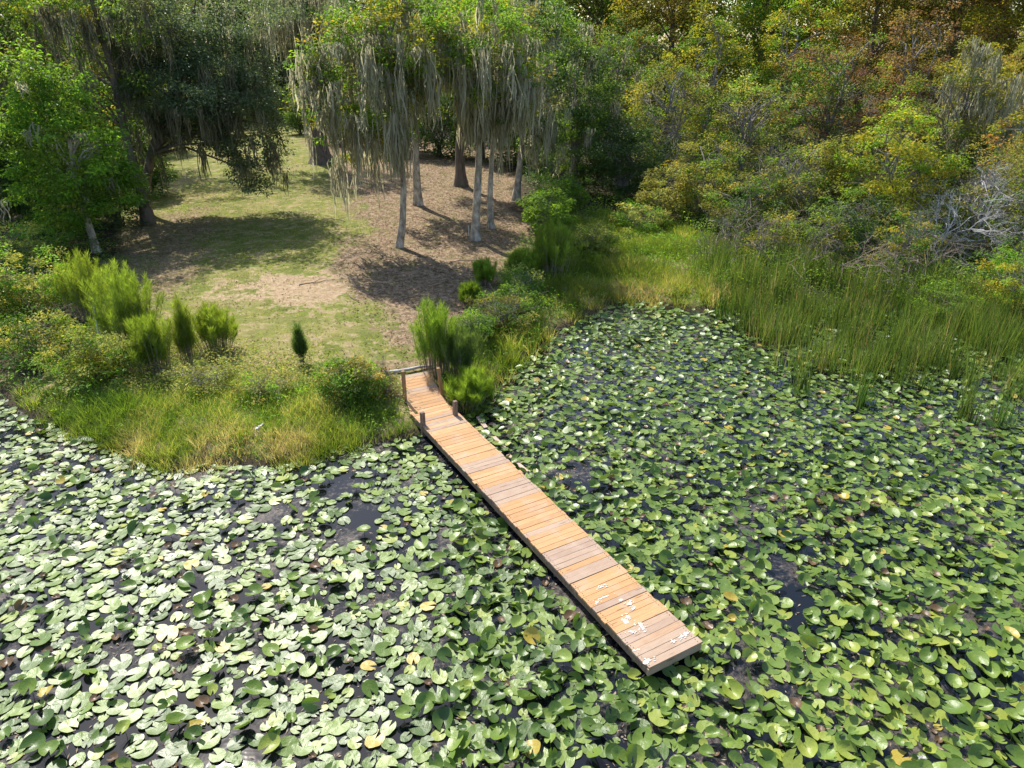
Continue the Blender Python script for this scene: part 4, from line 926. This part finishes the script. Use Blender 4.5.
# dead shrubs and tangles
bare('dead_shrub', 'bleached white dead shrub with branching limbs at the right edge of the reeds', T(965, 256), 1.5, 4.4, 'twig_white', 401, 8, 5, .8, thick=.055)
bare('dead_shrub', 'small pale grey dead shrub left of the bleached one', T(930, 262), 1.3, 3.4, 'twig_white', 402, 5, 4, .9, thick=.04)
for k, (px, py, r, h, lab, mt) in enumerate([(742, 262, 2.0, 2.4, 'pinkish tangle of dead twigs at the front left corner of the thicket', 'twig_pink'), (715, 248, 1.6, 1.8, 'low tangle of twigs at the foot of the yellow tipped bush', 'twig_pink'),
        (785, 270, 2.4, 2.8, 'wide tangle of dead brown branches behind the reeds', 'twig_brown'), (762, 254, 2.0, 3.2, 'tall tangle of grey brown twigs behind the pinkish one', 'twig_brown'),
        (840, 276, 2.4, 2.8, 'tangle of bare branches under the yellow green bush', 'twig_brown'), (880, 270, 2.0, 2.4, 'grey tangle of twigs right of the yellow green bush foot', 'twig'),
        (912, 284, 2.2, 2.2, 'tangle of dead twigs just left below the white shrub', 'twig_brown'), (1005, 288, 2.2, 3.0, 'grey twig tangle at the right edge below the white shrub', 'twig'), (820, 250, 1.8, 3.6, 'upright grey twigs behind the small yellow leaved bush', 'twig')]):
    bare('twig_tangle', lab, T(px, py), r, h, mt, 420 + k, 8, 3, 1.0, cat='dead shrub', droop=.18, thick=.026, group='tangles of dead twigs')
x, y, z = T(655, 200); bare('bare_tree', 'leafless grey branches rising out of the olive tree', (x, y + 2.2, z), 2.4, 6.6, 'twig', 408, 7, 4, .55, cat='dead tree', thick=.06)
x, y, z = T(790, 235); bare('bare_tree', 'leafless grey branching tree in the middle of the thicket', (x, y + 2.5, z), 2.2, 4.8, 'twig', 409, 7, 4, .6, cat='dead tree', thick=.05)
x, y, z = T(1015, 255); bare('bare_tree', 'tall leafless grey branches at the right edge', (x, y + 1.5, z), 1.8, 5.4, 'twig', 410, 6, 4, .5, cat='dead tree', thick=.05)

bush('leafy_bush', 'low olive bush growing through the front twig tangle', 768, 262, .4, 1.4, 2.2, ['leaf_olive', 'leaf_yellow', 'leaf_mid'], 231, cl=60, ls=.11, cr=.32, nl=50)
bush('leafy_bush', 'yellow flecked bush in front of the small yellow leaved bush', 815, 266, .4, 1.5, 2.3, ['leaf_yellow', 'leaf_mid'], 232, cl=60, ls=.11, cr=.32, nl=50)
bush('leafy_bush', 'green and yellow bush just left of the white dead shrub', 895, 276, .5, 1.6, 2.6, ['leaf_mid', 'leaf_olive', 'leaf_yellow'], 233, cl=70, ls=.11, cr=.32, nl=50)
bush('leafy_bush', 'bright green bush at the right edge just below the white dead shrub', 1000, 292, .5, 1.6, 1.9, ['leaf_bright', 'leaf_mid'], 234, cl=70, ls=.11, cr=.32, nl=60)
# bank bushes, left
bush('willow_bush', 'big pale yellow green bush at the far left bank', 35, 330, 1.6, 2.0, 2.9, ['leaf_pale', 'leaf_bright'], 501, cl=120, ls=.1, cr=.32, nl=80)
bush('willow_bush', 'pale leafy bush cut by the left edge of the photo', -15, 345, 1.0, 1.8, 2.5, ['leaf_pale', 'leaf_mid'], 502, cl=100, ls=.1, cr=.32, nl=80)
bush('willow_bush', 'bushy yellow flecked shrub on the bank beside the metal pole', 100, 392, .8, 1.15, 1.75, ['leaf_pale', 'leaf_bright', 'leaf_yellow'], 503, cl=110, ls=.085, cr=.26, nl=80)
bush('willow_bush', 'grey green bush on the bank behind the yellow flecked shrub', 45, 372, .8, 1.3, 1.6, ['leaf_mid', 'leaf_pale'], 504, cl=80, ls=.09, cr=.28, nl=80)
bush('willow_bush', 'leafy bush in front of the dark corner trees', 30, 275, 1.2, 2.0, 2.2, ['leaf_pale', 'leaf_mid'], 505, cl=90, ls=.11, cr=.34, nl=70)
bush('shore_bush', 'round vine covered green bush beside the left post of the boardwalk', 352, 403, .3, .85, 1.35, ['leaf_bright', 'leaf_mid', 'leaf_olive'], 506, cl=110, ls=.08, cr=.22, nl=70, stems=5)
bush('shore_bush', 'small brown twiggy bush leaning over the boardwalk landing', 388, 398, .2, .45, .8, ['leaf_olive', 'leaf_red'], 507, cl=30, ls=.06, cr=.18, nl=35, stems=6)
bush('marsh_bush', 'rounded mid green bush at the near corner of the moss grove', 545, 232, .6, 1.6, 2.2, ['leaf_mid', 'leaf_bright'], 508, cl=90, ls=.12, cr=.34, nl=70)
bush('marsh_bush', 'leafy green bush between the large dogfennel and the thicket', 595, 258, .6, 1.5, 1.6, ['leaf_mid', 'leaf_pale'], 509, cl=80, ls=.11, cr=.3, nl=70)
bush('marsh_bush', 'dark green bush right of the boardwalk dogfennel', 500, 335, .4, 1.0, 1.3, ['leaf_mid', 'leaf_olive'], 510, cl=70, ls=.08, cr=.24, nl=60)
bush('marsh_bush', 'pale leaved plant in the grass near the lily cove', 525, 300, .3, .9, 1.2, ['leaf_pale', 'leaf_mid'], 511, cl=55, ls=.09, cr=.24, nl=60)
bush('marsh_bush', 'yellow green bush at the right edge behind the reeds', 1010, 330, .4, 1.7, 2.0, ['leaf_bright', 'leaf_yellow'], 512, cl=80, ls=.11, cr=.3, nl=70)
bush('marsh_bush', 'low green bush among the reeds right of centre', 940, 335, .4, 1.5, 1.4, ['leaf_mid', 'leaf_bright'], 513, cl=60, ls=.11, cr=.3, nl=60)
bush('marsh_bush', 'fresh green bush beside the central pair of trunks on the right', 560, 215, .5, 1.6, 2.4, ['leaf_bright', 'leaf_mid'], 514, cl=90, ls=.12, cr=.34, nl=70)
bush('marsh_bush', 'spreading green bush at the back corner of the marsh', 640, 232, .3, 1.7, 1.5, ['leaf_bright', 'leaf_pale'], 515, cl=70, ls=.11, cr=.32, nl=60)
bush('marsh_bush', 'small leafy shrub between the boardwalk landing and the leaf litter', 478, 345, .3, .8, 1.2, ['leaf_bright', 'leaf_mid'], 516, cl=60, ls=.08, cr=.22, nl=60)
bush('marsh_bush', 'mixed leafy shrub halfway between the landing and the wide dogfennel', 515, 322, .3, 1.1, 1.3, ['leaf_mid', 'leaf_bright'], 517, cl=70, ls=.09, cr=.26, nl=60)
bush('bank_bush', 'brown and green weedy shrub on the bank below the narrow dogfennel', 205, 392, .2, 1.0, .9, ['leaf_olive', 'leaf_pale'], 518, cl=50, ls=.07, cr=.22, nl=50)
bush('bank_bush', 'low weedy shrub between the lone bottlebrush plant and the shore', 270, 400, .2, .9, .8, ['leaf_olive', 'leaf_bright'], 519, cl=45, ls=.07, cr=.22, nl=50)
# feathery dogfennel
for k, (px, py, h, w, lab, mt) in enumerate([
        (95, 318, 2.2, .75, 'feathery bright green dogfennel at the foot of the small maple', 'fennel'),
        (133, 348, 2.6, .85, 'largest feathery yellow green dogfennel on the left bank', 'fennel'),
        (158, 372, 1.7, .55, 'feathery dogfennel just right of the yellow flecked shrub', 'fennel'),
        (190, 362, 1.9, .22, 'narrow upright dogfennel with a bare brown stem left of the lawn', 'fennel'),
        (216, 350, 1.4, .55, 'feathery dogfennel rising in front of the lawn', 'fennel'),
        (436, 372, 2.1, .62, 'tall feathery dogfennel beside the land end of the boardwalk', 'fennel'),
        (462, 378, 1.5, .5, 'darker feathery dogfennel right behind the boardwalk landing', 'fennel_dark'),
        (485, 285, 1.0, .38, 'small round topped dogfennel at the edge of the leaf litter', 'fennel'),
        (471, 305, .8, .32, 'small dogfennel left of and below the round topped one', 'fennel'),
        (552, 274, 2.0, 1.0, 'wide bright dogfennel at the head of the cove', 'fennel'),
        (522, 278, 1.1, .6, 'low bright dogfennel left of the wide one', 'fennel'),
        (302, 362, 1.15, .08, 'dark green bottlebrush shaped plant standing alone on the bank', 'fennel_dark'),
        (470, 405, 1.0, .5, 'bright grassy dogfennel beside the right post stub of the boardwalk', 'fennel')]):
    fennel(lab, G(px, py), h * 1.1, w * 1.3, 600 + k, mt, nst=int(30 + 60 * w))
# slender reed clumps that stand out of the pads
for k, (px, py, h, lab) in enumerate([(722, 318, 1.9, 'tall green reed clump at the left edge of the reed bed'), (745, 330, 2.0, 'second reed clump from the left standing in the lily pads'), (800, 392, 1.4, 'reed clump standing alone in the pads'),
        (860, 405, 1.5, 'loose reed clump in the pads below the reed bed'), (965, 420, 1.5, 'reed clump near the right edge in the pads'), (1000, 425, 1.3, 'thin reed clump at the right edge in the pads'), (835, 330, 2.0, 'tallest reed clump in the middle of the reed bed')]):
    x, y = plane_point(px, py, 0); rs = np.random.default_rng(700 + k); n = 60; g = Geo(); a = rs.uniform(0, 6.28, n); r = rs.random(n) * .4
    blades_into(g, np.stack([np.cos(a) * r, np.sin(a) * r, np.full(n, -.1)], 1), rs.uniform(.5, 1, n) * h, rs.uniform(.02, .035, n), rs.uniform(.02, .28, n), rs.random(n) * .85, rs, 4)
    o = link('reed_clump', g.mesh('reed_clump', M['reed']), None, (x, y, 0)); tag(o, lab, 'reeds', 'reed clumps in the pond')

# --- small things
M['metal'] = plain_mat('galvanised', (.5, .53, .58), (.68, .72, .78), 4, .35, None, .1, spec=.6)
x, y, z = G(103, 352); g = Geo(); g.tube([(-.05, 0, -.3), (.0, 0, .6), (.14, 0, 1.75)], .025, 8); o = link('metal_pole', g.mesh('metal_pole', M['metal'], True), None, (x, y, z)); tag(o, 'thin bluish metal pole leaning in the bushes of the left bank', 'pole')

# white water lily flowers
M['petal'] = leaf_mat('petal', [(0, (.72, .7, .68)), (1, (.8, .79, .78))], .2, .5, (1, 1, 1), .3, var=.05)
M['stamen'] = plain_mat('stamen', (.5, .36, .04), (.6, .45, .06), 20, .7)
for k, (px, py, lab) in enumerate([(819, 571, 'white water lily flower right of the boardwalk end'), (922, 759, 'white water lily flower at the bottom right edge of the photo'), (124, 572, 'white water lily flower among the pale pads at the left'), (239, 713, 'white water lily flower at the near left over dark water')]):
    x, y = plane_point(px, py, .1); rs = np.random.default_rng(800 + k); t = thing('water_lily_flower', lab, 'flower', (x, y, .09), 0, 'white water lily flowers'); g = Geo()
    n = 22; a = np.arange(n) * 2.4; el = np.linspace(.25, 1.2, n)
    leaves_into(g, np.zeros((n, 3)), np.stack([np.cos(a) * np.cos(el), np.sin(a) * np.cos(el), np.sin(el)], 1), np.stack([-np.cos(a) * np.sin(el), -np.sin(a) * np.sin(el), np.cos(el)], 1), np.full(n, .08), np.full(n, .035), rs.random(n), .25)
    link('petals', g.mesh('petals', M['petal']), t); g = Geo(); g.tube([(0, 0, .0), (0, 0, .03)], [.014, .02], 8); link('stamens', g.mesh('stamens', M['stamen']), t)
    g = Geo(); g.tube([(.02, .01, -.15), (0, 0, 0)], .006, 5); link('stalk', g.mesh('stalk', M['wood_wet']), t)
x, y, z = G(469, 236); g = Geo(); g.tube([(0, 0, -.1), (-.02, 0, .55)], .025, 6); o = link('stake', g.mesh('stake', M['petal']), None, (x, y, z)); tag(o, 'short white stake beside the foot of the straight moss tree', 'stake')
x, y, z = G(262, 441); g = Geo(); rs = np.random.default_rng(9); u, v = np.meshgrid(np.linspace(-1, 1, 7), np.linspace(-1, 1, 5)); V = np.stack([u * .11, v * .05, .45 + .07 * u + rs.normal(0, .015, u.shape)], -1).reshape(-1, 3)
i = np.arange(4)[:, None] * 7 + np.arange(6)[None]; Fq = np.stack([i, i + 1, i + 8, i + 7], -1).reshape(-1, 4); g.add(np.vstack([V, V - (0, 0, .01)]), np.vstack([Fq, Fq[:, ::-1] + 35])); o = link('plastic_scrap', g.mesh('plastic_scrap', M['petal']), None, (x, y, z)); tag(o, 'small white scrap caught in the shore grass left of the boardwalk', 'scrap')
print('done', len(bpy.data.objects), sum(len(m.polygons) for m in bpy.data.meshes))
